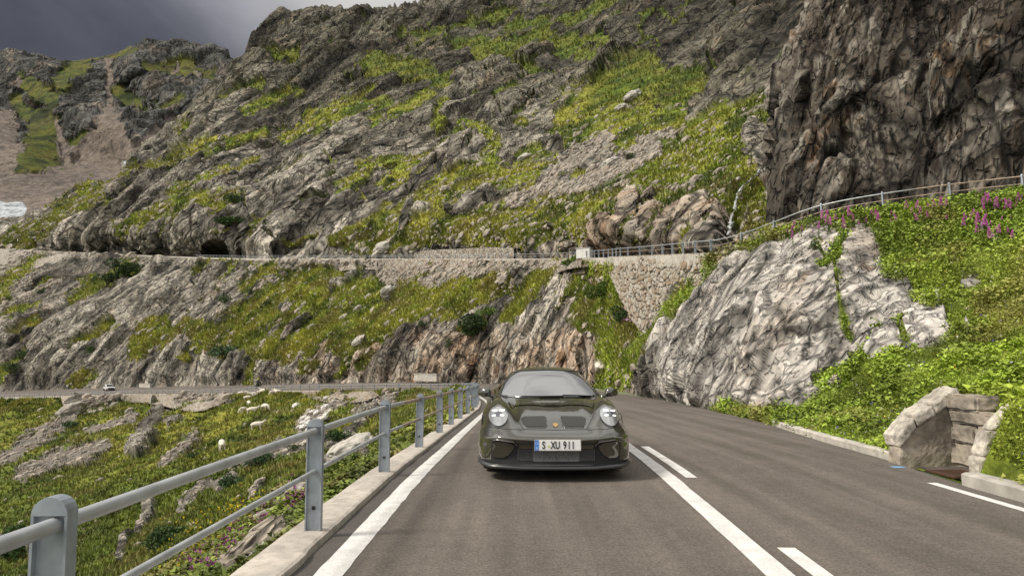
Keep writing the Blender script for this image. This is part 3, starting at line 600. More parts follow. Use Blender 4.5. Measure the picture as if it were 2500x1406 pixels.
    if kind == 'L': gc = mix(gc, C3(.155, .24, .020), .65*sstep(px, 1380, 1480)*(1+0*px))
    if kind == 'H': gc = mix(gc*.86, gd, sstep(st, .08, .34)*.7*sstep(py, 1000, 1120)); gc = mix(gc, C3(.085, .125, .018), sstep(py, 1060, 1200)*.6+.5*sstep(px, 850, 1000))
    gc = gc*(1+.25*np.clip(gt, -1, 1))[:, None]
    scol = mix(np.tile(C3(.27, .25, .215), (N, 1)), warm, .15+csv*.8)*(cs*(1+.35*csv))[:, None]
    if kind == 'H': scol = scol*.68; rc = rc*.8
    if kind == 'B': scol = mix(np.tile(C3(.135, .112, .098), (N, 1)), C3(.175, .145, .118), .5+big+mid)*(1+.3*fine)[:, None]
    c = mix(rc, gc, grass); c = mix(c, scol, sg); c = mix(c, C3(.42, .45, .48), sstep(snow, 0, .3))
    return disp, c, grass, sg, h
SHEETS = {}
LM = {'M': landmat('mountain_rock_and_turf', 3.2, (.5, .28, .82), stretch=.6, crack=.85), 'L': landmat('hillside_rock_and_turf', 1.25, (.5, .28, .82), stretch=.55, crack=.85), 'N': landmat('near_rock_face', .80, (.42, .15, .88), stretch=.66, crack=.62, warp=.16, fine=.45, nlo=.74, nhi=1.4), 'K': landmat('cliff_rock', 1.6, (.1, 0, 1), stretch=.42, crack=.85, warp=.15, fine=.45, nlo=.7, nhi=1.5),
      'H': landmat('slope_rock_and_turf', .55, (.5, .28, .82), stretch=.55), 'B': landmat('far_rock_and_scree', 11, (.1, .2, 1))}
def land(name, C, kind, label, fade=(3, 3, 2, 2), mode='pc', res=None, extra=None):
    G, tv, tu = surf(C, res or RES, True, mode); nv, nu = G.shape[:2]
    Nn = gnormals(G); V = G.reshape(-1, 3); n = Nn.reshape(-1, 3)
    toc = np.array([0, 0, CAMH+2.])-V; flip = (n*toc).sum(1) < 0
    if flip.mean() > .5: n = -n
    px, py = proj(V)
    sp = np.maximum(np.linalg.norm(np.gradient(G, axis=0), axis=-1), np.linalg.norm(np.gradient(G, axis=1), axis=-1)).ravel()
    disp, c, g, s, h = shade_land(V, n, px, py, kind, sp)
    fv = np.minimum(sstep(tv, 0, .35) if fade[0] else tv*0+1., sstep(tv[-1]-tv, 0, .3) if fade[1] else 1)
    disp = disp*np.repeat(fv, nu)
    if extra is not None: disp = extra(V, n, px, py, disp, tv, tu)
    V2 = V+n*disp[:, None]
    print('LAND', name, len(V2), round(_t.time()-_t0, 1))
    o = mesh_np(name, V2, gfaces(nv, nu, flip.mean() > .5), LM[kind], cols=c, rock=(1-g)*(1-.75*s))
    if kind == 'L':
        o.data.materials.append(LM['N']); msk = ((px > 1560) & (V[:, 1] < 43)).reshape(nv, nu)[:-1, :-1].ravel(); o.data.polygons.foreach_set('material_index', msk.astype(np.int32))
    tag(o, label, kind='structure')
    p2x, p2y = proj(V2)
    SHEETS[kind] = dict(V=V2, n=n, px=p2x, py=p2y, g=g, s=s, c=c, nv=nv, nu=nu, d=V2[:, 1])
    return o
def tunnel(V, n, px, py, disp, tv, tu):
    d = polysd(px, py, [(494, 640), (494, 610), (501, 593), (513, 584), (530, 582), (546, 588), (556, 602), (560, 640)])
    k = d < 0
    V[k] += np.array([-9, 40., 0]); disp[k] *= .1; disp *= .35+.65*sstep(d, 4, 45)
    # gully where the stream runs
    g = capsd(px, py, 1880, 400, 1790, 480); g = np.minimum(g, capsd(px, py, 1790, 480, 1778, 600))
    disp -= 3.0*np.exp(-(g/22.)**2)
    t_ = np.repeat(tv, len(tu)); V[:, 2] += sstep(t_, 4.6, 5.9)*(fbm(V/45, 4, 71)*16+np.abs(fbm(V/16, 3, 72))*7-6)*sstep(V[:, 1], 300, 420); return disp
_t0 = _t.time()
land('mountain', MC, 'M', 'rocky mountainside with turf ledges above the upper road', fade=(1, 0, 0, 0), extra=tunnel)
def niche(V, n, px, py, disp, tv, tu):
    d = np.maximum(np.abs(V[:, 1]-8.82)-.62, V[:, 0]-6.02); k = (d < 0) & (V[:, 0] > 4.9); V[k, 2] = -.06; disp[k] = 0
    y, x = V[:, 1], V[:, 0]
    zt = np.clip((x-5.36)*2.0, 0, .80)*sstep(y, 6.9, 7.8)*(y < 8.12); zt = np.maximum(zt, np.clip((x-5.42)*.95, 0, .78)*(y > 9.5)*(1-sstep(y, 9.7, 11.2))); zt = np.maximum(zt, .80*((x > 6.06) & (y > 7.6) & (y < 10)))
    V[:, 2] = np.where(k | (zt <= 0.001), V[:, 2], np.maximum(V[:, 2], zt))
    disp *= sstep(np.hypot(np.maximum(np.abs(V[:, 1]-8.8)-.8, 0), np.maximum(V[:, 0]-6.2, 0)), 0, .5); return disp
land('hillside', LC, 'L', 'rock bands and grass between the lower and the upper road', fade=(1, 1, 0, 0), res=(2.0, 2.2), extra=niche)
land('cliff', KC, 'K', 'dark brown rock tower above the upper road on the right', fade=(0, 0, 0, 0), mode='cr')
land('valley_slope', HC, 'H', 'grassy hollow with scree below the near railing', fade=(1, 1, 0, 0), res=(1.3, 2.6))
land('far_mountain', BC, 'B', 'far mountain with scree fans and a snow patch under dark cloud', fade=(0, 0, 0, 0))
def at_pix(px, py, kinds='MLKHB', r=7):
    """the nearest built ground seen at that place in the photograph"""
    best = None
    for k in kinds:
        s = SHEETS[k]; m = np.nonzero((np.abs(s['px']-px) < r) & (np.abs(s['py']-py) < r) & (s['d'] > 2))[0]
        if len(m):
            i = m[np.argmin(s['d'][m])]; near = m[s['d'][m] < s['d'][i]*1.03+.5]; i = near[np.argmin(np.hypot(s['px'][near]-px, s['py'][near]-py))]
            if best is None or s['d'][i] < best[0]: best = (s['d'][i], s['V'][i].copy(), s['n'][i].copy(), s['c'][i].copy())
    return best
# big ground far below so no hole shows at the edges
xs = np.linspace(-3000, 3000, 40); ys = np.linspace(-2500, 3500, 40); gx, gy_ = np.meshgrid(xs, ys)
gz = -75-.02*np.abs(gy_)+0*gx
mesh_np('ground', np.stack([gx, gy_, gz], -1), gfaces(40, 40), mat('valley_floor', (.10, .11, .05), .95, noise=[(.02, .3, 6)]))
tag(bpy.data.objects['ground'], 'valley floor far below the road', kind='structure')
# ================================================================== the road
def path(pts_, n=None, step=None):
    C = np.asarray(pts_, float); t = np.linspace(0, len(C)-1, 60*len(C)); G = herm(C, t, 'cr')
    s = np.concatenate([[0], np.cumsum(np.linalg.norm(np.diff(G, axis=0), axis=1))])
    q = np.linspace(0, s[-1], n) if n else np.arange(0, s[-1], step)
    return np.column_stack([np.interp(q, s, G[:, k]) for k in range(3)]), q
def side(Pt):
    t = np.gradient(Pt, axis=0); t[:, 2] = 0; t /= np.linalg.norm(t, axis=1, keepdims=True); return np.column_stack([t[:, 1], -t[:, 0], 0*t[:, 0]])   # to the right of travel
tt = np.linspace(0, len(INN)-1, 900); Gi = herm(INN, tt, 'cr'); Go = herm(OUT, tt, 'cr')
w = np.linspace(0, 1, 15)[None, :, None]
RG = Gi[:, None]*(1-w)+Go[:, None]*w
asph = mat('asphalt', (.118, .105, .093), .86, spec=.35, noise=[(.16, .10, 4), (1.1, .10, 6), (9, .12, 5), (42, .30, 2), (110, .35, 2)], bump=(150, .5, .006))
# long tyre-polished bands and stains that run with the road
_t = asph.node_tree; _b = _t.nodes['Principled BSDF']; _src = _b.inputs['Base Color'].links[0].from_socket
_c = _t.nodes.new('ShaderNodeTexCoord'); _m = _t.nodes.new('ShaderNodeMapping'); _m.inputs['Scale'].default_value = (3.2, .10, 1); _t.links.new(_c.outputs['Object'], _m.inputs[0])
_n = _t.nodes.new('ShaderNodeTexNoise'); _n.inputs['Scale'].default_value = 1.0; _n.inputs['Detail'].default_value = 6; _t.links.new(_m.outputs[0], _n.inputs['Vector'])
_x = _t.nodes.new('ShaderNodeMix'); _x.data_type = 'RGBA'; _x.blend_type = 'MULTIPLY'; _x.inputs[0].default_value = 1
_r = _t.nodes.new('ShaderNodeValToRGB'); _r.color_ramp.elements[0].position = .34; _r.color_ramp.elements[0].color = (.74, .72, .70, 1); _r.color_ramp.elements[1].position = .66; _r.color_ramp.elements[1].color = (1.16, 1.12, 1.08, 1)
_t.links.new(_n.outputs[0], _r.inputs[0]); _t.links.new(_src, _x.inputs[6]); _t.links.new(_r.outputs[0], _x.inputs[7]); _t.links.new(_x.outputs[2], _b.inputs['Base Color'])
road = mesh_np('road', RG, gfaces(900, 15), asph, smooth=True); tag(road, 'mountain road winding past the car and away to the left', kind='structure')
def road_z(x, y):
    d = np.hypot(Gi[:, 0]-x, Gi[:, 1]-y); i = d.argmin(); j = np.hypot(Go[:, 0]-x, Go[:, 1]-y).argmin()
    a = d[i]; b = math.hypot(Go[j, 0]-x, Go[j, 1]-y); return (Gi[i, 2]*b+Go[j, 2]*a)/(a+b)
def ribbon(name, Pm, width, dz=.004, mt='line', parent=road, rag=.0):
    Pm = np.asarray(Pm, float); s = side(Pm); wv = width if np.ndim(width) else np.full(len(Pm), width)
    zz = np.array([road_z(x, y) for x, y in Pm[:, :2]])+dz
    L_ = Pm[:, :2]-s[:, :2]*wv[:, None]/2; R_ = Pm[:, :2]+s[:, :2]*wv[:, None]/2
    if rag: L_ = L_+RNG.normal(0, rag, L_.shape); R_ = R_+RNG.normal(0, rag, R_.shape)
    V = np.stack([np.column_stack([L_, zz]), np.column_stack([R_, zz])], 1)
    o = mesh_np(name, V, gfaces(len(Pm), 2), M[mt] if isinstance(mt, str) else mt); o.parent = road; o['kind'] = 'structure'; return o
def xy(f, y0, y1, n): y = np.linspace(y0, y1, n); return np.column_stack([f(y), y, 0*y])
si = side(Gi); off = np.interp(Gi[:, 1], [0, 5, 24, 60], [.25, .25, .33, .35]); E = Gi+si*off[:, None]; k = (Gi[:, 1] < 240)
ribbon('edge_line', E[k][::2], np.interp(E[k][::2, 1], [0, 6, 20, 60], [.19, .19, .17, .15]), rag=.003)
gut = mat('gutter_asphalt', (.072, .064, .058), .9, noise=[(2, .2, 6), (60, .25, 2)])
ribbon('gutter', (Gi+si*.085)[Gi[:, 1] < 60][::2], .16, .003, gut)
cs = lambda y: 1.578+.0335*y-.00045*np.maximum(y-12, 0)**2
ribbon('centre_line', xy(cs, -25, 44, 160), .185, rag=.003)
for y0, y1 in ((-7.0, -3.4), (-.9, 5.22), (8.27, 11.75), (14.8, 18.3), (21.5, 25)):
    ribbon('lane_dash', xy(lambda y: cs(y)+.27, y0, y1, 12), .135, rag=.002)
ribbon('edge_line', xy(lambda y: 4.74+0*y, -20, 7.9, 30), .115, rag=.002)
ribbon('paint_mark', xy(lambda y: 5.03+.0*y, 9.02, 9.16, 3), .16, .004, mat('blue_paint', (.16, .33, .55), .7))
mid = (Gi*.5+Go*.5)[(Gi[:, 1] > 60) & (Gi[:, 1] < 230)]
sm_ = np.concatenate([[0], np.cumsum(np.linalg.norm(np.diff(mid, axis=0), axis=1))])
for a in np.arange(0, 120, 9.):
    q = np.linspace(a, a+3.5, 5); ribbon('lane_dash', np.column_stack([np.interp(q, sm_, mid[:, i]) for i in range(3)]), .16)
# ------------------------------------------------------------------ kerbs (closed sections swept along a path)
def swept(name, Pt, offs, mt, label=None, rag=0, kind='structure', cols=None):
    """offs = closed outline as (sideways, up)"""
    s = side(Pt); n = len(offs); V = np.zeros((len(Pt), n+1, 3))
    for j in range(n+1):
        a, b = offs[j % n]; V[:, j] = Pt+s*a; V[:, j, 2] += b
    if rag:
        nz = fbm(V.reshape(-1, 3)*np.array([2.2, 2.2, 2.2]), 4, 3).reshape(V.shape[:2]); V += s[:, None]*(nz*rag)[..., None]; V[..., 2] += nz*rag*.3
        V[:, n] = V[:, 0]
    o = mesh_np(name, V, gfaces(len(Pt), n+1), mt)
    return tag(o, label, kind=kind) if label else o
near_i = Gi[Gi[:, 1] < 66]; NP_, _ = path(near_i[::6], step=.16)
swept('kerb', NP_, [(-.005, -.2), (-.005, .045), (-.03, .055), (-.20, .055), (-.33, .045), (-.36, -.05), (-.40, -.45), (-.2, -.5)], M['kerb'], 'weathered stone kerb that carries the near railing posts', rag=.035)
far_i = Gi[(Gi[:, 1] >= 64) & (Gi[:, 1] < 300)]; FP_, _ = path(far_i[::5], step=.8)
pale = mat('pale_kerb_stone', (.42, .395, .35), .9, noise=[(.5, .2, 6), (4, .2, 4)])
swept('kerb', FP_, [(0, -.3), (0, .07), (-.4, .07), (-.45, -.7)], pale, 'pale stone kerb of the lower road running off to the left', rag=.05)
kr = Go[(Go[:, 1] > 9.62) & (Go[:, 1] < 17)]; KR, _ = path(kr[::3], step=.12)
swept('kerb', KR, [(0, -.1), (.0, .10), (.03, .12), (.15, .12), (.19, .08), (.2, -.2)], pale, 'low stone kerb at the foot of the flowery bank', rag=.03)
kr = Go[(Go[:, 1] > -25) & (Go[:, 1] < 7.95)]; KR, _ = path(kr[::6], step=.12)
swept('kerb', KR, [(-.02, -.1), (-.02, .12), (.03, .14), (.17, .14), (.2, .1), (.22, -.2)], pale, 'stone kerb nearest the camera, right of the white edge line', rag=.03)
# upper road and its kerb
UPp, _ = path(UP, step=1.0)
us = side(UPp); us = np.where((us[:, 1:2] > 0) | (us[:, :1] > .7), us, -us)
V = np.stack([UPp+us*a+np.array([0, 0, -.22]) for a in (0, 2, 4, 6, 8.5, 11)], 1)
mesh_np('upper_road', V, gfaces(len(UPp), 6), asph); tag(bpy.data.objects['upper_road'], 'upper road leading to the rock tunnel', kind='structure')
sgn = 1 if (side(UPp)[len(UPp)//2]*us[len(UPp)//2]).sum() > 0 else -1
swept('kerb', UPp, [(-.15*sgn, -.75), (-.15*sgn, 0), (.3*sgn, 0), (.3*sgn, -.5)], pale, 'pale stone coping along the upper road', rag=.06)
# ------------------------------------------------------------------ railings
def post_mesh():
    b = MB()
    for dx in (-.004,): b.box((0, 0, .40), (.115, .012, .80))
    for sx in (-1, 1): b.box((sx*.0575, .0, .40), (.010, .058, .80))
    # rounded head the rail runs through
    a = [math.pi*k/10 for k in range(11)]; out = [(.0625*math.cos(q), .80+.062*math.sin(q)) for q in a]
    b.prism(out, -.03, .03)
    return b
_pm = post_mesh().build('post', M['metal']); POSTM = _pm.data; bpy.data.objects.remove(_pm)
_hm = MB().lathe([(-.009, .013), (-.009, .001)], 'y', (0, 0, .17), 12); _hm.lathe([(-.0095, .016), (-.0095, .012)], 'y', (0, 0, .17), 12)
_h = _hm.build('bolt_hole', mat('dark_hole', (.02, .02, .02), .9)); HOLEM = _h.data; bpy.data.objects.remove(_h)
def railing(name, label, Pp, posts, zoff=.0, holes=0, group=None, H=.80, sections=None, s2=None):
    c = Pp[0]; root = empty(name, tuple(c), label=label, cat='railing', group=group)
    loc = lambda q: (q[0]-c[0], q[1]-c[1], q[2]-c[2])
    Pp = np.asarray(Pp)
    for i, (p, d) in enumerate(posts):
        o = bpy.data.objects.new('post', POSTM); COL.objects.link(o); kid(root, o); o.location = loc((p[0], p[1], p[2]+zoff))
        o.rotation_euler = (RNG.normal(0, .008), RNG.normal(0, .012), math.atan2(d[1], d[0])-math.pi/2); o.scale = (1, 1, H/.80)
        if i < holes:
            h = bpy.data.objects.new('bolt_hole', HOLEM); COL.objects.link(h); kid(o, h)
    secs = sections or [(0, len(Pp), 'rail')]
    for (a, b, mt) in secs:
        seg = [Vector(loc(q)) for q in Pp[a:b+1]]
        if len(seg) < 2: continue
        MB().tube([q+Vector((0, 0, zoff+H-.035)) for q in seg], .0275, 12).build('top_rail', M[mt], root, smooth=True)
        MB().tube([q+Vector((0, 0, zoff+H*.565)) for q in seg], .019, 10).build('middle_rail', M['rust' if mt == 'rust' or (a > 0) else mt], root, smooth=True)
    return root
def along(Pp, step=None, at=None):
    s = np.concatenate([[0], np.cumsum(np.linalg.norm(np.diff(Pp, axis=0), axis=1))])
    q = np.arange(.2, s[-1], step) if at is None else np.interp(at, Pp[:, 1], s)
    T = np.gradient(Pp, axis=0); r = []
    for a in q:
        p = np.array([np.interp(a, s, Pp[:, k]) for k in range(3)]); d = np.array([np.interp(a, s, T[:, k]) for k in range(3)]); r.append((p, d))
    return r
A = Gi-si*.13; A[:, 2] += .055
Anear = A[(A[:, 1] > -6) & (A[:, 1] < 66)][::2]
ps = along(Anear, at=[-5.5, -2.9, -.3, 2.42, 5.53, 8.4, 11.3, 14.2, 16.5, 18.9, 21.5, 23.6, 25.8])
tail = along(A[(A[:, 1] > 28) & (A[:, 1] < 66)], step=2.6)
i0 = int((Anear[:, 1] < 9.6).sum()); i1 = int((Anear[:, 1] < 19).sum())
railing('railing', 'galvanised two-rail railing along the near left kerb beside the oncoming car', Anear, ps+tail, holes=9, sections=[(0, i0, 'rail'), (i0, i1, 'rust'), (i1, len(Anear)-1, 'rail')])
Afar = A[(A[:, 1] >= 66) & (A[:, 1] < 210)][::2]
railing('railing', 'distant railing along the lower road, behind the sheep and in front of the motorcycle', Afar, along(Afar, step=2.75))
Up2 = UPp+us*.15
Ur = Up2[(UPp[:, 1] > 22) & (UPp[:, 1] < 112)][::1]; 
railing('railing', 'upper railing climbing right above the stone retaining wall and the pink flowers', Ur, along(Ur, step=2.55), sections=[(0, 9, 'rust'), (9, len(Ur)-1, 'rail')])
Ul = Up2[(UPp[:, 1] >= 112) & (UPp[:, 1] < 226)][::2]
railing('railing', 'thin far railing of the upper road between the dry stone wall and the tunnel mouth', Ul, along(Ul, step=2.75))
# ------------------------------------------------------------------ dry stone walls
def stone_wall(label, bot, top, size, thick=.7, amp=.12, tint=(1, 1, 1), name='stone_wall', flat=1.7, brown=.35, seed=0, capz=None):
    B_, T_ = np.asarray(bot, float), np.asarray(top, float); n = len(B_)
    g = max(size/7., np.linalg.norm(B_.mean(0)-np.array([0, 0, CAMH]))/683*.7)
    tu = params(np.stack([B_, T_], 1), g, False, 1, 900); tv = np.linspace(0, 1, int(max(4, np.linalg.norm(T_-B_, axis=1).max()/g)))
    Bd, Td = herm(B_, tu, 'cr'), herm(T_, tu, 'cr')
    G = Bd[None]*(1-tv)[:, None, None]+Td[None]*tv[:, None, None]; s = np.concatenate([[0], np.cumsum(np.linalg.norm(np.diff(Bd, axis=0), axis=1))])
    Lh = np.linalg.norm(Td-Bd, axis=1); nn = gnormals(G); c = np.array([0, 0, 1.4])-G; nn = np.where((nn*c).sum(-1, keepdims=True) < 0, -nn, nn)
    uu = np.broadcast_to(s[None], G.shape[:2]); vv = tv[:, None]*Lh[None]
    q = np.stack([uu/(size*flat), vv/size, np.zeros_like(uu)+seed*7.3], -1).reshape(-1, 3); q = q+.45*np.stack([perlin(q*.8, 1), perlin(q*.8, 2), 0*q[:, 0]], 1)
    F1, F2, Hh, _ = worley(q*np.array([1, 1, 1.]), 300+seed); e = F2-F1; r = h01(Hh); r2 = h01(Hh*np.uint32(7919))
    fn = fbm(G.reshape(-1, 3)/(size*.5), 4, 8)
    h = (sstep(e, .0, .22)*(.5+.5*r)+fn*.3)*amp
    G2 = G+nn*h.reshape(G.shape[:2])[..., None]
    base = np.array([.30, .265, .215]); bro = np.array([.27, .20, .14]); lg = np.array([.40, .37, .32])
    col = base*(1-r2[:, None])+lg*r2[:, None]; bm = ((r > 1-brown)*(.4+.6*r2))[:, None]; col = col*(1-bm)+bro*bm
    col = col*(1+.25*fn)[:, None]*(.18+.82*sstep(e, .02, .15))[:, None]*np.array(tint)
    root = empty(name, tuple(B_.mean(0)), label=label, cat='wall', kind='thing'); o0 = np.array(root.location)
    mesh_np('face', (G2-o0), gfaces(len(tv), len(tu)), M['stone'], cols=col, parent=root)
    bk = -nn[-1]*thick; Tk = G2[-1]; V = np.stack([Tk, Tk+bk, G[0]+bk], 0)
    cc = np.tile(col.reshape(len(tv), len(tu), 3)[-1], (3, 1))
    mesh_np('back', (V-o0), gfaces(3, len(tu)), M['stone'], cols=cc, parent=root)
    return root
def U_at(px):
    x, y = proj(UPp); m = (UPp[:, 1] > 24); i = np.nonzero(m)[0][np.abs(x[m]-px).argmin()]; return UPp[i]
tp = [U_at(x)-us[0]*0-np.array([0, .45, .30]) for x in (1484, 1520, 1560, 1600, 1650, 1700, 1745, 1775)]
bt = []
for (x, y), t_ in zip([(1490, 668), (1525, 745), (1560, 800), (1600, 818), (1650, 805), (1695, 735), (1738, 690), (1772, 645)], tp): bt.append(np.array(P(x, y, t_[1]-.9)))
stone_wall('high retaining wall of rough brown stones under the upper road beside the bare rock face', bt, tp, .42, amp=.16, seed=1, flat=1.5)
tc_ = [t_+np.array([0, -.08, .30]) for t_ in tp]; bc_ = [t_+np.array([0, -.08, -.08]) for t_ in tp]
w_ = stone_wall('row of upright coping stones capping the high retaining wall', bc_, tc_, .5, amp=.06, seed=2, flat=.42, brown=.05, name='wall_coping', thick=.5, tint=(1.2, 1.2, 1.2)); w_['category'] = 'coping'
def inn_up(px, dd=4.6):
    x, y = proj(UPp); i = np.nonzero(UPp[:, 1] > 24)[0][np.abs(x[UPp[:, 1] > 24]-px).argmin()]; return UPp[i]+us[i]*dd
b_ = [inn_up(x)-np.array([0, 0, .3]) for x in (965, 1000, 1050, 1100, 1150, 1196)]
t_ = [b+np.array([0, 0, h]) for b, h in zip(b_, (2.0, 2.6, 2.7, 2.75, 2.8, 2.5))]
stone_wall('long grey dry stone wall on the uphill side of the upper road', b_, t_, .38, amp=.10, seed=3, brown=.15, flat=2.0)
def upwall(label, spec, seed, size=.5, br=.3):
    tp = []; bt = []
    for px, yb in spec:
        q = U_at(px)+np.array([0, -1.2, -.40]); a = at_pix(px, yb, 'L', 9); tp.append(q); bt.append(np.array(P(px, yb+9, min(a[0], q[1]+.5)-.35)))
    return stone_wall(label, bt, tp, size, amp=.24, seed=seed, brown=br, flat=1.4, tint=(.95, .95, .95))
upwall('rough stone wall under the upper road behind the grassy crest of the gully', [(1205, 690), (1240, 706), (1285, 700), (1330, 676), (1375, 654), (1420, 644)], 7, .5)
upwall('long rubble-stone embankment under the upper road in the middle of the slope', [(925, 662), (970, 682), (1020, 690), (1075, 694), (1130, 690), (1180, 688), (1203, 684)], 8, .6)
upwall('low stone embankment under the upper road, right of the tunnel mouth', [(690, 655), (745, 662), (810, 656), (870, 650), (922, 650)], 9, .6, .1)
upwall('stone embankment holding the upper road at the far left edge', [(0, 650), (60, 652), (110, 640), (170, 628)], 10, 1.0, .05)
def lowwall(label, spec, seed, size=.5, tint=(1, 1, 1)):
    tp = []; bt = []
    for px, yb in spec:
        x, y = proj(FP_); i = np.abs(x-px).argmin(); q = FP_[i]-side(FP_)[i]*.7; a = at_pix(px, yb, 'H', 9); tp.append(q+np.array([0, -.5, -.1])); bt.append(np.array(P(px, yb+7, min(a[0], q[1])-.8)))
    return stone_wall(label, bt, tp, size, amp=.2, seed=seed, brown=.18, tint=tint)
lowwall('rough stone embankment under the lower road below the white car', [(158, 990), (200, 1004), (240, 1004), (275, 985), (292, 973)], 4, .55)
lowwall('stone embankment under the lower road between two grassy humps', [(300, 974), (360, 978), (430, 992), (480, 998), (530, 984), (562, 968)], 5, .55)
lowwall('low stone wall carrying the road bend behind the pale scattered stones', [(748, 962), (790, 975), (850, 978), (900, 972), (925, 962)], 6, .45)
# ------------------------------------------------------------------ stone inlet in the right-hand bank
cul = empty('drain_inlet', (5.2, 9.0, 0), label='stone-walled drain inlet set into the grassy bank beside the road', cat='drain inlet')
bigst = mat('inlet_stone', (.37, .34, .29), .9, noise=[(2.6, .38, 6), (14, .35, 5)], bump=(7, .8, .05))
bigd = mat('inlet_stone_stained', (.27, .235, .19), .9, noise=[(2.4, .45, 6), (11, .25, 5)], bump=(7, .8, .05))
def stones(name, blocks, mt):
    b = MB()
    for c, sz in blocks: b.box(Vector(c)-Vector((5.2, 9.0, 0)), sz, bevel=min(sz)*.16)
    o = b.build(name, mt, cul); m = o.modifiers.new('sub', 'SUBSURF'); m.subdivision_type = 'SIMPLE'; m.levels = m.render_levels = 3
    tx = bpy.data.textures.new('stone_noise', 'CLOUDS'); tx.noise_scale = .22; d = o.modifiers.new('rough', 'DISPLACE'); d.texture = tx; d.strength = .07; d.mid_level = .5
    return o
wing = MB()
# far wing: a sloping wall that climbs away from the kerb
prof = [(5.16, -.1), (5.20, .26), (5.40, .47), (5.62, .62), (5.98, .86), (6.25, .9), (6.25, -.1)]
wing.prism([(x-5.2, z) for x, z in prof], .30, .62)
o = wing.build('far_wing_wall', bigd, cul); 
def rough(o, st=.06, sc=.25, lv=4):
    b = o.modifiers.new('bev', 'BEVEL'); b.width = .03; b.segments = 2
    m = o.modifiers.new('sub', 'SUBSURF'); m.subdivision_type = 'SIMPLE'; m.levels = m.render_levels = lv
    tx = bpy.data.textures.new('stone_noise', 'CLOUDS'); tx.noise_scale = sc; d = o.modifiers.new('rough', 'DISPLACE'); d.texture = tx; d.strength = st; d.mid_level = .5
rough(o)
cp = MB()
for (x0, z0, x1, z1) in ((5.17, .24, 5.40, .50), (5.41, .52, 5.66, .665), (5.67, .68, 6.02, .90)):
    cp.prism([(x0-5.2, z0-.02), (x0-5.2-.03, z0+.13), (x1-5.2-.03, z1+.13), (x1-5.2, z1-.02)], .24, .64)
rough(cp.build('far_wing_coping', bigst, cul), .05, .2)
stones('back_wall', [((5.98, 8.80, .14), (.3, .98, .30)), ((5.99, 9.02, .42), (.3, .5, .24)), ((5.99, 8.52, .42), (.3, .46, .24)), ((6.00, 8.78, .645), (.3, .98, .18)), ((6.0, 8.98, .83), (.36, .62, .20))], bigd)
nw = MB()
for (x0, z0, x1, z1) in ((5.38, -.1, 5.50, .26), (5.44, .27, 5.62, .56), (5.56, .57, 5.95, .86)):
    nw.prism([(x0-5.2, z0), (x1-5.2-.1, z1), (6.05-5.2, z1), (6.05-5.2, z0)], -.94, -.73)
rough(nw.build('near_wing_wall', bigst, cul), .05, .2)
MB().box((.45, -.35, -.015), (.62, .95, .03)).build('inlet_floor', mat('damp_floor', (.075, .062, .05), .8, noise=[(5, .3, 5)]), cul)
g_ = MB()
for k in range(9): g_.box((.20+.0*k, -.78+k*.06, .015), (.42, .026, .02))
for sx in (-.01, .41): g_.box((sx, -.54, .014), (.03, .56, .024))
g_.build('grate', mat('rusty_grate', (.10, .055, .035), .7, .4), cul)
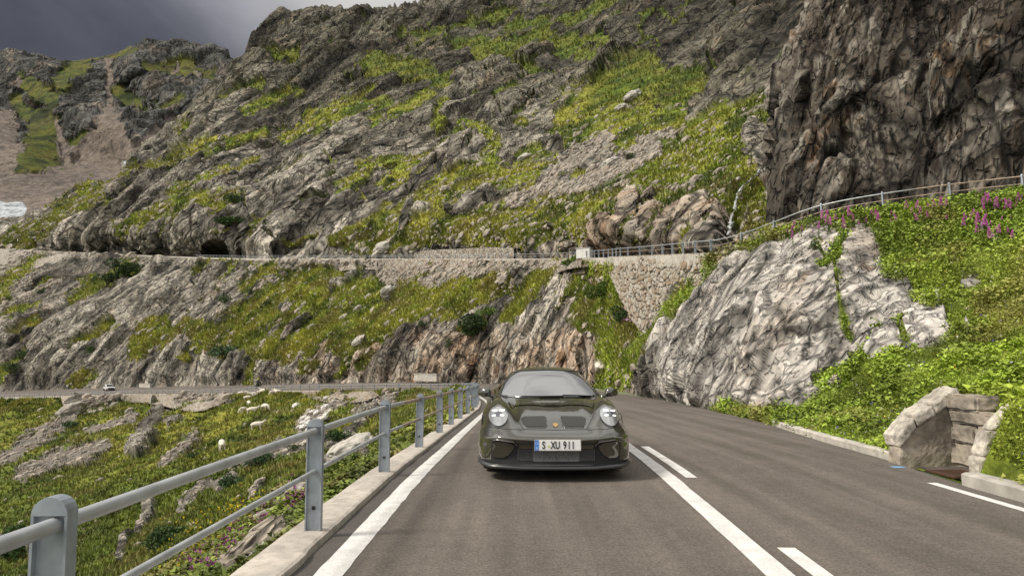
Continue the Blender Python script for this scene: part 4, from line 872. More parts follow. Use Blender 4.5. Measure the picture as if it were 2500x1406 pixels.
# ================================================================== ground cover
def rot_rand(n, up=.5):
    a = RNG.uniform(0, 2*np.pi, n); e = RNG.uniform(-1, 1, n)*(1-up)
    return a, e
def scatter(name, label, kind, n, mask, hfun, k=4, leafy=False, gain=(.75, 1.5), hue=None, sink=.15, wide=.22, pxr=(-250, 2750)):
    s = SHEETS[kind]; w = s['g']*mask(s)*((s['px'] > pxr[0]) & (s['px'] < pxr[1]) & (s['py'] > -60) & (s['py'] < 1700+3*(pxr[1]-2750)) & (s['d'] > 1.5)); w = w/w.sum()
    cdf = np.cumsum(w); i = np.searchsorted(cdf, RNG.random(n)); i = np.minimum(i, len(cdf)-1)
    D = np.maximum(s['d'][i], 2); h = hfun(D)*RNG.uniform(.55, 1.45, n)
    B = s['V'][i]+RNG.normal(0, 1, (n, 3))*np.array([1, 1, 0])*(D/683*1.3)[:, None]-np.array([0, 0, 1])*(h*sink)[:, None]
    nn = s['n'][i]; nn = np.where(nn[:, 2:3] < 0, -nn, nn); upv = nn*.35+np.array([0, 0, .8]); upv /= np.linalg.norm(upv, axis=1, keepdims=True)
    c = s['c'][i]*RNG.uniform(*gain, (n, 1))
    if hue is not None: t = RNG.random((n, 1))*hue[1]; c = c*(1-t)+np.array(hue[0])*t
    pv = fbm(s['V'][i]/(.9+.02*D.mean()), 4, 15); c = c*np.clip(1+(1.1 if leafy else .7)*pv, .5, 1.5)[:, None]; dry = (sstep(fbm(s['V'][i]/(2.2+.03*D.mean()), 3, 16), .12, .35)*.55)[:, None]; c = c*(1-dry)+np.array([.26, .21, .075])*dry
    Vs, Cs = [], []
    for j in range(k):
        a = RNG.uniform(0, 2*np.pi, n); d = np.column_stack([np.cos(a), np.sin(a), 0*a])
        if leafy:          # a leaf: bent quad-ish triangle floating in the tuft's volume
            o = B+d*(h*RNG.uniform(0, .6, n))[:, None]+upv*(h*RNG.uniform(.1, 1., n))[:, None]
            b = RNG.uniform(0, 2*np.pi, n); t = np.column_stack([np.cos(b), np.sin(b), RNG.uniform(-.3, .7, n)]); q = np.cross(t, RNG.normal(0, 1, (n, 3))+upv*1.5); q /= np.linalg.norm(q, axis=1, keepdims=True)+1e-6
            L = (h*wide*RNG.uniform(.7, 1.5, n))[:, None]
            T = np.stack([o-q*L*.45, o+q*L*.45, o+t*L], 1)
        else:
            o = B+d*(h*.12)[:, None]; lean = RNG.uniform(.1, .75, n)[:, None]; q = np.column_stack([-d[:, 1], d[:, 0], 0*a])
            W = (h*wide*RNG.uniform(.6, 1.2, n))[:, None]*.5
            T = np.stack([o-q*W, o+q*W, o+(upv+d*lean)*h[:, None]*RNG.uniform(.7, 1.1, (n, 1))], 1)
        Vs.append(T.reshape(-1, 3)); g = RNG.uniform(.8, 1.25, (n, 1)); Cs.append(np.repeat(c*g, 3, axis=0))
    V = np.concatenate(Vs); Cc = np.concatenate(Cs)
    o = mesh_np(name, V, np.arange(len(V)).reshape(-1, 3), M['leaf'], cols=Cc); return tag(o, label, kind='stuff')
one = lambda s: 1.0
bankm = lambda s: (sstep(s['px'], 1540, 1640)*(s['d'] < 42)*~((((s['V'][:, 0] < 6.15) & (s['V'][:, 1] > 8.02)) | (s['V'][:, 0] < 5.5)) & (s['V'][:, 1] > 7.3) & (s['V'][:, 1] < 9.62))).astype(float)
notinlet = lambda s: ~((s['V'][:, 0] < 6.3) & (s['V'][:, 1] > 7.3) & (s['V'][:, 1] < 9.7) & (s['V'][:, 0] > 4))
scatter('grass', 'grass and low leafy weeds covering the right-hand bank', 'L', 95000, lambda s: bankm(s), lambda D: .06+.0042*D, k=6, leafy=True, wide=.26, gain=(.75, 1.7), hue=((.21, .255, .03), .7))
clump = lambda s: bankm(s)*(sstep(fbm(s['V']/1.3, 3, 91), .02, .3)+sstep(s['py'], 660, 560)*.5)
scatter('grass', 'taller leafy weed clumps on the right-hand bank', 'L', 30000, clump, lambda D: .15+.008*D, k=8, leafy=True, wide=.19, gain=(.8, 1.8), hue=((.22, .27, .035), .7))
scatter('grass', 'long grass blades standing on the right-hand bank', 'L', 45000, lambda s: bankm(s), lambda D: .10+.0055*D, k=4, wide=.09, gain=(.9, 1.8), hue=((.36, .35, .10), .6))
scatter('grass', 'grass tussocks on the slope between the two roads', 'L', 60000, lambda s: (1-bankm(s))*notinlet(s), lambda D: .16+.0030*D, k=3, wide=.5, gain=(.85, 1.5), hue=((.36, .36, .08), .5))
scatter('grass', 'grass tussocks on the mountainside above the upper road', 'M', 60000, one, lambda D: .2+.0030*D, k=3, wide=.5, gain=(.8, 1.4), hue=((.30, .30, .06), .35))
scatter('grass', 'grass tussocks over the hollow below the railing', 'H', 90000, lambda s: (s['d'] > 14).astype(float), lambda D: .12+.0034*D, k=4, wide=.42, gain=(.55, 1.5), hue=((.24, .23, .05), .28))
scatter('grass', 'leafy weeds and grass close under the near kerb', 'H', 50000, lambda s: (s['d'] < 22).astype(float), lambda D: .08+.006*D, k=6, leafy=True, wide=.34, gain=(.5, 1.4), hue=((.15, .18, .03), .5))
scatter('grass', 'leafy weeds on the bank beyond the right edge of the road', 'L', 26000, lambda s: bankm(s), lambda D: .12+.012*D, k=8, leafy=True, wide=.24, gain=(.85, 1.8), hue=((.24, .30, .03), .7), pxr=(2700, 6500))
# tiny meadow flowers
def dots(name, label, kind, n, mask, col, size):
    s = SHEETS[kind]; w = mask(s)*s['g']*(s['d'] > 2)*(s['px'] < 2800); w = w/w.sum(); i = np.minimum(np.searchsorted(np.cumsum(w), RNG.random(n)), len(w)-1)
    D = s['d'][i]; r = (size*(.6+.04*D))*RNG.uniform(.6, 1.3, n); c0 = s['V'][i]+np.array([0, 0, 1])*(.10+.006*D)[:, None]*RNG.uniform(.6, 1.5, (n, 1))
    Vs = []
    for j in range(3):
        a = RNG.normal(0, 1, (n, 3)); b = RNG.normal(0, 1, (n, 3)); a /= np.linalg.norm(a, axis=1, keepdims=True); b -= a*(a*b).sum(1, keepdims=True); b /= np.linalg.norm(b, axis=1, keepdims=True)
        Vs.append(np.stack([c0+a*r[:, None], c0-a*r[:, None]*.6+b*r[:, None], c0-a*r[:, None]*.6-b*r[:, None]], 1).reshape(-1, 3))
    V = np.concatenate(Vs); o = mesh_np(name, V, np.arange(len(V)).reshape(-1, 3), M['leaf'], cols=np.tile(np.array(col), (len(V), 1))*RNG.uniform(.7, 1.2, (len(V), 1))); return tag(o, label, kind='stuff')
low = lambda s: bankm(s)*(s['py'] > 640)
dots('flowers', 'small yellow flowers among the weeds of the right-hand bank', 'L', 150, low, (.60, .48, .05), .018)
dots('flowers', 'small white flowers among the weeds of the right-hand bank', 'L', 260, low, (.62, .61, .56), .018)
dots('flowers', 'small blue flowers among the weeds of the right-hand bank', 'L', 90, low, (.15, .15, .42), .02)
pinkm = lambda s: np.exp(-(capsd(s['px'], s['py'], 470, 1400, 720, 1215)/26)**2)+.5*np.exp(-(capsd(s['px'], s['py'], 720, 1250, 770, 1200)/14)**2)
dots('flowers', 'drift of magenta flowers low on the slope below the near railing', 'H', 800, pinkm, (.34, .11, .27), .026)
dots('flowers', 'yellow flowers beside the magenta drift below the railing', 'H', 420, lambda s: np.exp(-(capsd(s['px'], s['py'], 420, 1370, 600, 1250)/40)**2), (.55, .45, .02), .026)
dots('flowers', 'pale pink flowers in the green gully left of the bare rock face', 'L', 160, lambda s: np.exp(-(capsd(s['px'], s['py'], 1470, 805, 1590, 770)/18)**2), (.5, .33, .45), .045)
# ------------------------------------------------------------------ loose stones
def ico(seed, sub=1, rough_=.35, flat=.7):
    bm = bmesh.new(); bmesh.ops.create_icosphere(bm, subdivisions=sub, radius=1); V = np.array([v.co for v in bm.verts]); Fc = np.array([[v.index for v in f.verts] for f in bm.faces]); bm.free()
    f, e, r = facets(V*1.1+seed*3.7, 500+seed); V = V*(1+rough_*f)[:, None]*np.array([1, .8, flat]); return V, Fc
def pebbles(name, label, kind, n, mask, sfun, tint=(1, 1, 1)):
    s = SHEETS[kind]; w = mask(s)*(s['d'] > 3)*((s['px'] > -150) & (s['px'] < 2650)); w = w/w.sum(); i = np.minimum(np.searchsorted(np.cumsum(w), RNG.random(n)), len(w)-1)
    D = s['d'][i]; sz = sfun(D)*RNG.uniform(.4, 1.0, n)*np.where(RNG.random(n) < .08, 2.0, 1); Vs, Fs, Cs, k0 = [], [], [], 0
    protos = [ico(k, 1) for k in range(6)]
    for k, (Vp, Fp) in enumerate(protos):
        j = np.nonzero(np.arange(n) % 6 == k)[0]; a = RNG.uniform(0, 6.28, len(j)); ca, sa = np.cos(a), np.sin(a); m = len(Vp)
        X = Vp[None, :, 0]*ca[:, None]-Vp[None, :, 1]*sa[:, None]; Y = Vp[None, :, 0]*sa[:, None]+Vp[None, :, 1]*ca[:, None]; Z = np.broadcast_to(Vp[None, :, 2], X.shape)+.35*X
        V = np.stack([X, Y, Z], -1)*sz[j][:, None, None]+s['V'][i[j]][:, None]; Vs.append(V.reshape(-1, 3)); Fs.append((Fp[None]+(np.arange(len(j))*m)[:, None, None]+k0).reshape(-1, 3)); k0 += len(j)*m
        c = np.array([.31, .285, .245])*RNG.uniform(.65, 1.2, (len(j), 1)); wr = RNG.random((len(j), 1))*.35; c = c*(1-wr)+np.array([.30, .22, .15])*wr; Cs.append(np.repeat(c*np.array(tint), m, axis=0))
    o = mesh_np(name, np.concatenate(Vs), np.concatenate(Fs), M['stone'], cols=np.concatenate(Cs)); return tag(o, label, kind='stuff')
pebbles('loose_stones', 'loose stones strewn over the mountainside turf and scree', 'M', 4600, lambda s: s['g']*.25*sstep(s['py'], 200, 360)+s['s']*1.0, lambda D: .12+.0042*D)
pebbles('loose_stones', 'loose stones strewn over the slope between the roads', 'L', 2600, lambda s: (s['g']*.16+s['s'])*(1-bankm(s))*notinlet(s), lambda D: .1+.0038*D)
pebbles('loose_stones', 'loose stones and scree in the hollow below the railing', 'H', 1500, lambda s: s['g']*.06*(s['d'] > 12)+s['s'], lambda D: .08+.0040*D)
pebbles('loose_stones', 'pale stones half hidden in the weeds of the right-hand bank', 'L', 240, lambda s: s['g']*bankm(s), lambda D: .03+.004*D, (1.25, 1.25, 1.25))
# ------------------------------------------------------------------ boulders one can point at
def boulder(px, py, wpx, label, kinds='MLHB', flat=.6, seed=0, tint=(.38, .365, .33), lean=.3):
    a = at_pix(px, py, kinds)
    if a is None: print('NO GROUND', px, py); return
    d, p, n, c = a; r = wpx*d/F/2; V, Fc = ico(seed, 4, .30, flat); f2, e, _ = facets(V*2.6+seed, 700+seed); V = V*(1+.10*f2)[:, None]; V[:, 2] += lean*V[:, 0]
    V = V*r; cols = np.array(tint)*(1+.3*fbm(V/r*2, 4, seed))[:, None]*(.6+.4*sstep(e, .02, .12))[:, None]
    o = mesh_np('boulder', V, Fc, M['stone'], cols=cols); o.location = p+np.array([0, 0, r*flat*.35]); return tag(o, label, 'boulder')
BL = [(1490, 402, 48, 'large pale boulder lying high on the green slope above the white roadside box', 'M'), (1280, 388, 34, 'rounded grey boulder in scree, a little left of the largest slope boulder', 'M'), (1545, 240, 44, 'angular slab standing on the upper turf ramp', 'M'),
      (1515, 268, 30, 'smaller angular block just below the slab on the upper turf ramp', 'M'), (1095, 550, 18, 'small white block lying alone on turf above the dry stone wall', 'M'), (940, 613, 60, 'rounded grey knob of rock at the left end of the dry stone wall', 'M'),
      (880, 838, 46, 'pale rounded boulder on the grass rim above the lower rock band', 'L'), (945, 712, 34, 'grey slab poking out of the middle grass slope', 'L'), (860, 1108, 110, 'large pale boulder right behind the second near railing post', 'H'),
      (725, 1208, 70, 'dark-streaked boulder below the near kerb beside the magenta flowers', 'H'), (175, 1010, 62, 'big grey boulder on the grassy shelf under the lower road', 'H'), (845, 1060, 26, 'brownish rock just left of the round dark bush', 'H'),
      (1050, 1092, 44, 'flat pale rock beside the kerb near the third railing post', 'H'), (2060, 1002, 16, 'white stone in the bank flowers above the low kerb', 'L'), (2215, 1030, 22, 'grey stone just above the drain inlet', 'L')]
for k, (px, py, w_, lb, ks) in enumerate(BL): boulder(px, py, w_, lb, ks, seed=k, flat=.55+.03*(k % 4), tint=(.27, .25, .215) if 'big grey' in lb or 'dark' in lb else (.42, .40, .355) if w_ > 40 else (.42, .40, .36))
ws = [(738, 1018, 15), (748, 1022, 15), (737, 1032, 14), (752, 1032, 16), (740, 1046, 17), (756, 1050, 18), (766, 1043, 14), (772, 1012, 14), (784, 1016, 16), (792, 994, 18), (796, 976, 13), (722, 992, 20), (779, 1025, 18), (735, 1060, 14), (764, 1062, 20), (806, 1006, 12), (760, 1004, 13), (728, 1043, 10), (795, 1012, 13), (748, 1062, 13)]
for k, (px, py, w_) in enumerate(ws):
    o = boulder(px, py, w_*1.15, 'pale rounded stone in the white cluster below the lower road wall', 'H', seed=40+k, flat=.75, tint=(.62, .60, .56))
    if o: o['group'] = 'white stones clustered on the slope'; o.name = 'pale_stone'; o['category'] = 'stone'
# ------------------------------------------------------------------ shrubs
def shrub(px, py, wpx, hpx, label, kinds='MLH', col=(.035, .065, .018), n=900, leaf=None):
    a = at_pix(px, py, kinds)
    if a is None: print('NO GROUND', px, py); return
    d, p, _, _ = a; rx, rz = wpx*d/F/2, hpx*d/F/2; root = empty('shrub', tuple(p), label=label, cat='shrub')
    b = MB()
    for q in range(6):
        t = q*1.05+.3; b.tube([(0, 0, -.1*rz), (.25*rx*math.cos(t), .25*rx*math.sin(t), .6*rz), (.55*rx*math.cos(t), .55*rx*math.sin(t), 1.3*rz)], [rx*.05, rx*.035, rx*.012], 5)
    b.build('stem', mat('bark', (.10, .075, .05), .9) if 'bark' not in bpy.data.materials else bpy.data.materials['bark'], root)
    ctr = RNG.normal(0, .42, (9, 3))*np.array([rx, rx, rz*.55])+np.array([0, 0, rz]); ci = RNG.integers(0, 9, n); u = RNG.normal(0, 1, (n, 3)); u /= np.linalg.norm(u, axis=1, keepdims=True)
    o = ctr[ci]+u*(RNG.uniform(.45, 1., n)**.5)[:, None]*np.array([rx, rx, rz])*.5; o[:, 2] = np.maximum(o[:, 2], .03*rz)
    L = max(rx*.11, d/683*.55); t = u+RNG.normal(0, .6, (n, 3)); t /= np.linalg.norm(t, axis=1, keepdims=True); q = np.cross(t, RNG.normal(0, 1, (n, 3))); q /= np.linalg.norm(q, axis=1, keepdims=True)
    T = np.stack([o-q*L*.5, o+q*L*.5, o+t*L*1.5], 1).reshape(-1, 3); cb = RNG.uniform(.6, 1.6, (9, 1)); c = np.array(col)*cb[ci]*RNG.uniform(.7, 1.4, (n, 1))
    f = mesh_np('foliage', T, np.arange(len(T)).reshape(-1, 3), M['leaf'], cols=np.repeat(c, 3, axis=0)); kid(root, f); return root
SH = [(571, 498, 44, 30, 'round dark shrub high above the tunnel mouth'), (568, 552, 66, 26, 'wide dark shrub directly above and right of the tunnel mouth'), (265, 690, 50, 34, 'bushy shrub at the left of the pair on the grassy ledge'), (305, 676, 62, 42, 'largest dark shrub on the grassy ledge under the upper road'),
      (231, 692, 18, 16, 'small round shrub left of the ledge shrubs'), (548, 742, 34, 26, 'grey-green shrub in grass below the tunnel'), (611, 722, 22, 22, 'thin upright shrub right of the grey-green one'), (545, 876, 54, 40, 'grey-green bush on the brown rock above the lower road'),
      (655, 750, 24, 18, 'dark low shrub on the open middle grass slope'), (1158, 818, 74, 60, 'dark green bush rooted in the pink rock band'), (1185, 778, 46, 34, 'lighter bush crowning the dark one in the pink rock band'), (1028, 800, 22, 20, 'small dark bush on the upper edge of the pink rock band'),
      (1095, 860, 26, 44, 'thin dark bush hanging in the rock left of the dark green bush'), (226, 862, 26, 22, 'small dark shrub in a rocky cleft on the left'), (98, 718, 20, 16, 'lone dark shrub beside rubble at far left'), (30, 912, 44, 30, 'dark shrub just above the lower road at the left edge'),
      (60, 880, 34, 30, 'second dark shrub, up the gully from the one at the left edge'), (955, 450, 30, 20, 'dark shrub in the diagonal cleft high on the mountain'), (1532, 392, 30, 20, 'dark green shrub right of the largest slope boulder'), (905, 556, 20, 26, 'dark shrub in the rocks left of the dry stone wall'),
      (829, 600, 22, 26, 'dark shrub above the upper road between tunnel and stone wall'), (824, 1075, 52, 34, 'round dense dark bush behind the railing beside pale stones'), (716, 1102, 26, 20, 'dark bush right under the near top rail'), (636, 1140, 60, 44, 'broad bluish bush low in the hollow'),
      (560, 1190, 56, 36, 'bluish bush downhill of the broad one in the hollow'), (40, 1360, 110, 70, 'dark bush in the bottom left corner'), (390, 1330, 90, 50, 'dark heathery bush between the two near rails'), (470, 1115, 30, 16, 'low dark bush on the hollow slope under the sheep'),
      (175, 1042, 36, 16, 'dark mound of shrub under the big grey boulder'), (1480, 742, 70, 60, 'leafy bright bush in the green gully'), (1515, 800, 60, 50, 'darker leafy bush beside the foot of the retaining wall'), (1405, 648, 60, 22, 'grassy bush on the crest of the green gully'), (1990, 612, 30, 22, 'tuft of shrub in the cleft near the top of the bare rock')]
for k, (px, py, w_, h_, lb) in enumerate(SH):
    col = (.05, .085, .035) if 'grey' in lb or 'blu' in lb else ((.09, .15, .02) if 'bright' in lb or 'lighter' in lb or 'grassy bush' in lb else (.035, .062, .016))
    shrub(px, py, w_, h_, lb, 'MLH' if py < 960 else 'H', col, n=int(min(2600, 240+w_*22)))
# ------------------------------------------------------------------ fireweed
stemm = mat('weed_stem', (.16, .20, .05), .7); pink = mat('magenta_petals', (.50, .10, .40), .7)
def fireweed():
    root = empty('fireweed', (0, 0, 0), label='tall magenta fireweed growing by the upper railing at right', cat='flower', group='fireweed along the upper railing')
    b = MB(); b.tube([(0, 0, 0), (.01, .01, .5), (.02, 0, 1.0)], [.009, .007, .003], 5).build('stem', stemm, root)
    n = 70; a = RNG.uniform(0, 6.28, n); z = RNG.uniform(.05, .62, n); d = np.column_stack([np.cos(a), np.sin(a), .6+0*a]); q = np.column_stack([-d[:, 1], d[:, 0], 0*a]); o = np.column_stack([0*a, 0*a, z]); L = .17
    T = np.stack([o-q*.014, o+q*.014, o+d*L*(1.1-z)[:, None]], 1).reshape(-1, 3); kid(root, mesh_np('leaves', T, np.arange(len(T)).reshape(-1, 3), M['leaf'], cols=np.tile([.10, .16, .025], (len(T), 1))))
    n = 110; a = RNG.uniform(0, 6.28, n); z = RNG.uniform(.60, 1.02, n); r = .062*(1.05-z)/.45+.012; o = np.column_stack([np.cos(a)*r, np.sin(a)*r, z]); t = RNG.normal(0, 1, (n, 3)); t /= np.linalg.norm(t, axis=1, keepdims=True); q = np.cross(t, RNG.normal(0, 1, (n, 3))); q /= np.linalg.norm(q, axis=1, keepdims=True); L = .034
    T = np.stack([o-q*L*.6, o+q*L*.6, o+t*L], 1).reshape(-1, 3); kid(root, mesh_np('flower_spike', T, np.arange(len(T)).reshape(-1, 3), pink)); return root
proto = fireweed(); first = True
xs_ = list(RNG.uniform(1880, 2500, 34))+list(RNG.uniform(2380, 2500, 30))+list(RNG.uniform(2010, 2300, 14))
for x in xs_:
    top_ = np.interp(x, [1790, 1880, 2000, 2200, 2500], [615, 583, 553, 524, 490]); y = top_+abs(RNG.normal(0, 22))*(2.6 if x > 2350 else .6)+8
    a = at_pix(x, y, 'L', 12)
    if a is None: continue
    o = proto if first else copy_tree(proto); first = False
    o.location = a[1]-np.array([0, 0, .05]); sc_ = RNG.uniform(.4, .95); o.scale = (sc_*1.25, sc_*1.25, sc_); o.rotation_euler = (RNG.normal(0, .12), RNG.normal(0, .12), RNG.uniform(0, 6))
# ================================================================== the sports car, driving towards the camera
CARX, CARY, CARZ = .510, 7.95, 0.0
def Z(x, y): return 1100+x/4.018, 850+y/4.018           # pixels of an enlarged crop of the car -> photograph pixels
paint = mat('olive_grey_paint', (.020, .0185, .008), .35, .0, coat=1.0, spec=.25)
paint.node_tree.nodes['Principled BSDF'].inputs['Coat IOR'].default_value = 1.95
blackp = mat('black_plastic', (.018, .018, .02), .7, spec=.3); gloss = mat('gloss_black', (.012, .012, .013), .12, coat=1)
glassm = mat('windscreen_glass', (.05, .052, .055), .03, .0, coat=1.0, spec=1.0, ior=2.0); sideg = mat('dark_glass', (.02, .022, .024), .05, coat=1)
mesh_m = mat('radiator', (.16, .165, .17), .45, .5, noise=[(70, .4, 2)]); rubber = mat('tyre_rubber', (.02, .02, .021), .85); rimm = mat('rim_alloy', (.18, .18, .19), .3, .9)
lamp_m = mat('lamp_glass', (.30, .31, .32), .06, .3, coat=1, spec=1); led = mat('daytime_led', (1, 1, 1), .3, emit=(1, .98, .92, 1.5)); chrome = mat('lamp_reflector', (.55, .56, .58), .12, 1.0)
car = empty('sports_car', (CARX, CARY, CARZ), label='dark olive sports coupe driving towards the camera with its headlights on', cat='car')
BODY = [  # rows run from under the chin up over the bonnet to the tail ; columns from the centre line out to the sill
 [(0, .06, .15), (.24, .065, .15), (.45, .085, .15), (.62, .125, .15), (.75, .19, .15), (.84, .29, .15), (.885, .42, .155), (.90, .58, .16), (.89, .62, .15)],
 [(0, .075, .26), (.24, .08, .26), (.45, .10, .26), (.62, .135, .26), (.755, .185, .26), (.85, .28, .27), (.90, .44, .28), (.918, .60, .24), (.90, .66, .15)],
 [(0, .05, .39), (.24, .055, .39), (.45, .075, .39), (.62, .115, .395), (.75, .17, .40), (.85, .30, .41), (.908, .49, .41), (.924, .70, .32), (.905, .78, .15)],
 [(0, .0, .485), (.24, .005, .485), (.45, .03, .488), (.60, .085, .50), (.735, .175, .51), (.845, .34, .52), (.905, .57, .51), (.927, .82, .38), (.91, .90, .15)],
 [(0, .20, .565), (.24, .21, .566), (.42, .245, .58), (.55, .30, .635), (.69, .385, .665), (.805, .53, .645), (.885, .76, .585), (.925, .96, .42), (.91, 1.0, .15)],
 [(0, .45, .635), (.24, .455, .636), (.41, .47, .648), (.535, .50, .725), (.675, .56, .785), (.80, .68, .75), (.885, .88, .66), (.926, 1.04, .45), (.91, 1.08, .15)],
 [(0, .80, .725), (.24, .80, .725), (.405, .81, .735), (.53, .83, .80), (.67, .87, .862), (.80, .95, .815), (.888, 1.05, .70), (.926, 1.16, .47), (.91, 1.18, .15)],
 [(0, 1.15, .806), (.25, 1.15, .806), (.42, 1.16, .812), (.55, 1.18, .85), (.68, 1.20, .888), (.80, 1.24, .84), (.885, 1.28, .72), (.922, 1.32, .48), (.905, 1.34, .15)],
 [(0, 1.45, .868), (.26, 1.47, .868), (.46, 1.53, .868), (.60, 1.60, .872), (.70, 1.66, .888), (.80, 1.68, .845), (.87, 1.70, .73), (.90, 1.72, .48), (.885, 1.72, .15)],
 [(0, 2.1, .89), (.26, 2.1, .89), (.46, 2.1, .89), (.62, 2.1, .89), (.735, 2.1, .90), (.81, 2.1, .85), (.865, 2.1, .73), (.885, 2.1, .48), (.875, 2.1, .15)],
 [(0, 2.9, .90), (.26, 2.9, .90), (.46, 2.9, .90), (.62, 2.9, .90), (.745, 2.9, .91), (.83, 2.9, .86), (.885, 2.9, .73), (.90, 2.9, .48), (.885, 2.9, .15)],
 [(0, 3.6, .92), (.26, 3.6, .92), (.46, 3.6, .92), (.62, 3.6, .92), (.76, 3.55, .925), (.87, 3.5, .86), (.925, 3.5, .73), (.94, 3.45, .48), (.92, 3.45, .15)],
 [(0, 4.15, .86), (.26, 4.15, .86), (.46, 4.13, .86), (.62, 4.1, .86), (.76, 4.05, .86), (.86, 4.0, .80), (.91, 3.95, .70), (.925, 3.9, .48), (.905, 3.9, .15)],
 [(0, 4.45, .70), (.26, 4.45, .70), (.46, 4.43, .70), (.60, 4.40, .70), (.72, 4.34, .69), (.80, 4.25, .66), (.86, 4.15, .58), (.88, 4.1, .42), (.87, 4.1, .16)],
 [(0, 4.5, .45), (.26, 4.5, .45), (.46, 4.49, .45), (.60, 4.46, .45), (.70, 4.42, .45), (.77, 4.35, .44), (.82, 4.28, .40), (.84, 4.22, .30), (.83, 4.2, .16)],
 [(0, 4.42, .20), (.26, 4.42, .20), (.46, 4.41, .20), (.60, 4.40, .20), (.70, 4.37, .2), (.76, 4.32, .2), (.80, 4.27, .19), (.82, 4.24, .18), (.81, 4.2, .16)],
]
def mirror_net(N):
    N = np.array(N, float); L = N[:, :0:-1].copy(); L[..., 0] *= -1; return np.concatenate([L, N], 1)
def shell(net, step, cut=None):
    C = mirror_net(net); n0, n1 = C.shape[:2]; tv = np.linspace(0, n0-1, (n0-1)*step+1); tu = np.linspace(0, n1-1, (n1-1)*step+1)
    G = herm(C, tv, 'cr'); G = herm(G.transpose(1, 0, 2), tu, 'cr').transpose(1, 0, 2); return G
def wheelcut(V, Fc, r=.365):
    c = V[Fc].mean(1); k = np.ones(len(Fc), bool)
    for yc in (1.0, 3.457): k &= ~((np.abs(c[:, 0]) > .66) & (np.hypot(c[:, 1]-yc, c[:, 2]-.345) < r) & (c[:, 2] < .74))
    return Fc[k]
GB = shell(BODY, 14); VB = GB.reshape(-1, 3); FB = wheelcut(VB, gfaces(*GB.shape[:2]))
body = mesh_np('body', VB, FB, paint, smooth=True); body.parent = car
for ob in (body,):
    bm = bmesh.new(); bm.from_mesh(ob.data); bmesh.ops.recalc_face_normals(bm, faces=bm.faces); bm.to_mesh(ob.data); bm.free()
CAB = [
 [(0, 1.42, .862), (.35, 1.47, .862), (.64, 1.70, .872), (.72, 1.83, .880), (.755, 1.9, .872)],
 [(0, 1.76, 1.035), (.33, 1.80, 1.03), (.585, 1.99, 1.02), (.665, 2.08, .985), (.752, 2.1, .88)],
 [(0, 2.12, 1.19), (.30, 2.15, 1.183), (.50, 2.27, 1.160), (.60, 2.36, 1.085), (.758, 2.36, .885)],
 [(0, 2.52, 1.272), (.28, 2.53, 1.262), (.465, 2.56, 1.215), (.585, 2.6, 1.105), (.765, 2.6, .895)],
 [(0, 3.0, 1.255), (.27, 3.0, 1.245), (.45, 3.0, 1.195), (.575, 3.0, 1.08), (.77, 3.0, .90)],
 [(0, 3.5, 1.13), (.25, 3.5, 1.12), (.41, 3.48, 1.08), (.53, 3.45, 1.0), (.72, 3.45, .905)],
 [(0, 4.1, .88), (.23, 4.1, .88), (.36, 4.08, .875), (.48, 4.05, .87), (.64, 4.0, .865)],
]
GC = shell(CAB, 14); VC = GC.reshape(-1, 3); FC_ = gfaces(*GC.shape[:2])
cab = mesh_np('roof', VC, FC_, paint, smooth=True); cab.parent = car
bm = bmesh.new(); bm.from_mesh(cab.data); bmesh.ops.recalc_face_normals(bm, faces=bm.faces); bm.to_mesh(cab.data); bm.free()
off_ = np.array([CARX, CARY, CARZ])
BVB = BVHTree.FromPolygons((VB+off_).tolist(), gfaces(*GB.shape[:2]).tolist()); BVC = BVHTree.FromPolygons((VC+off_).tolist(), FC_.tolist())
camv = Vector((0, 0, CAMH))
def hit(x, y, bv, lift):
    px, py = Z(x, y); r = ray(px, py); h, n, i, d = bv.ray_cast(camv, r)
    if h is None:
        q = camv+r*8.6; h, n, i, d = bv.find_nearest(q)
    if n.dot(r) > 0: n = -n
    return h+n*lift
def inset(poly, x, y):
    ins = False; n = len(poly)
    for k in range(n):
        (x0, y0), (x1, y1) = poly[k], poly[(k+1) % n]
        if (y0 > y) != (y1 > y) and x < (x1-x0)*(y-y0)/(y1-y0)+x0: ins = not ins
    return ins
def smoothpoly(poly, it=2):
    for _ in range(it):
        q = []
        for k in range(len(poly)):
            a, b = poly[k], poly[(k+1) % len(poly)]; q += [(a[0]*.75+b[0]*.25, a[1]*.75+b[1]*.25), (a[0]*.25+b[0]*.75, a[1]*.25+b[1]*.75)]
        poly = q
    return poly
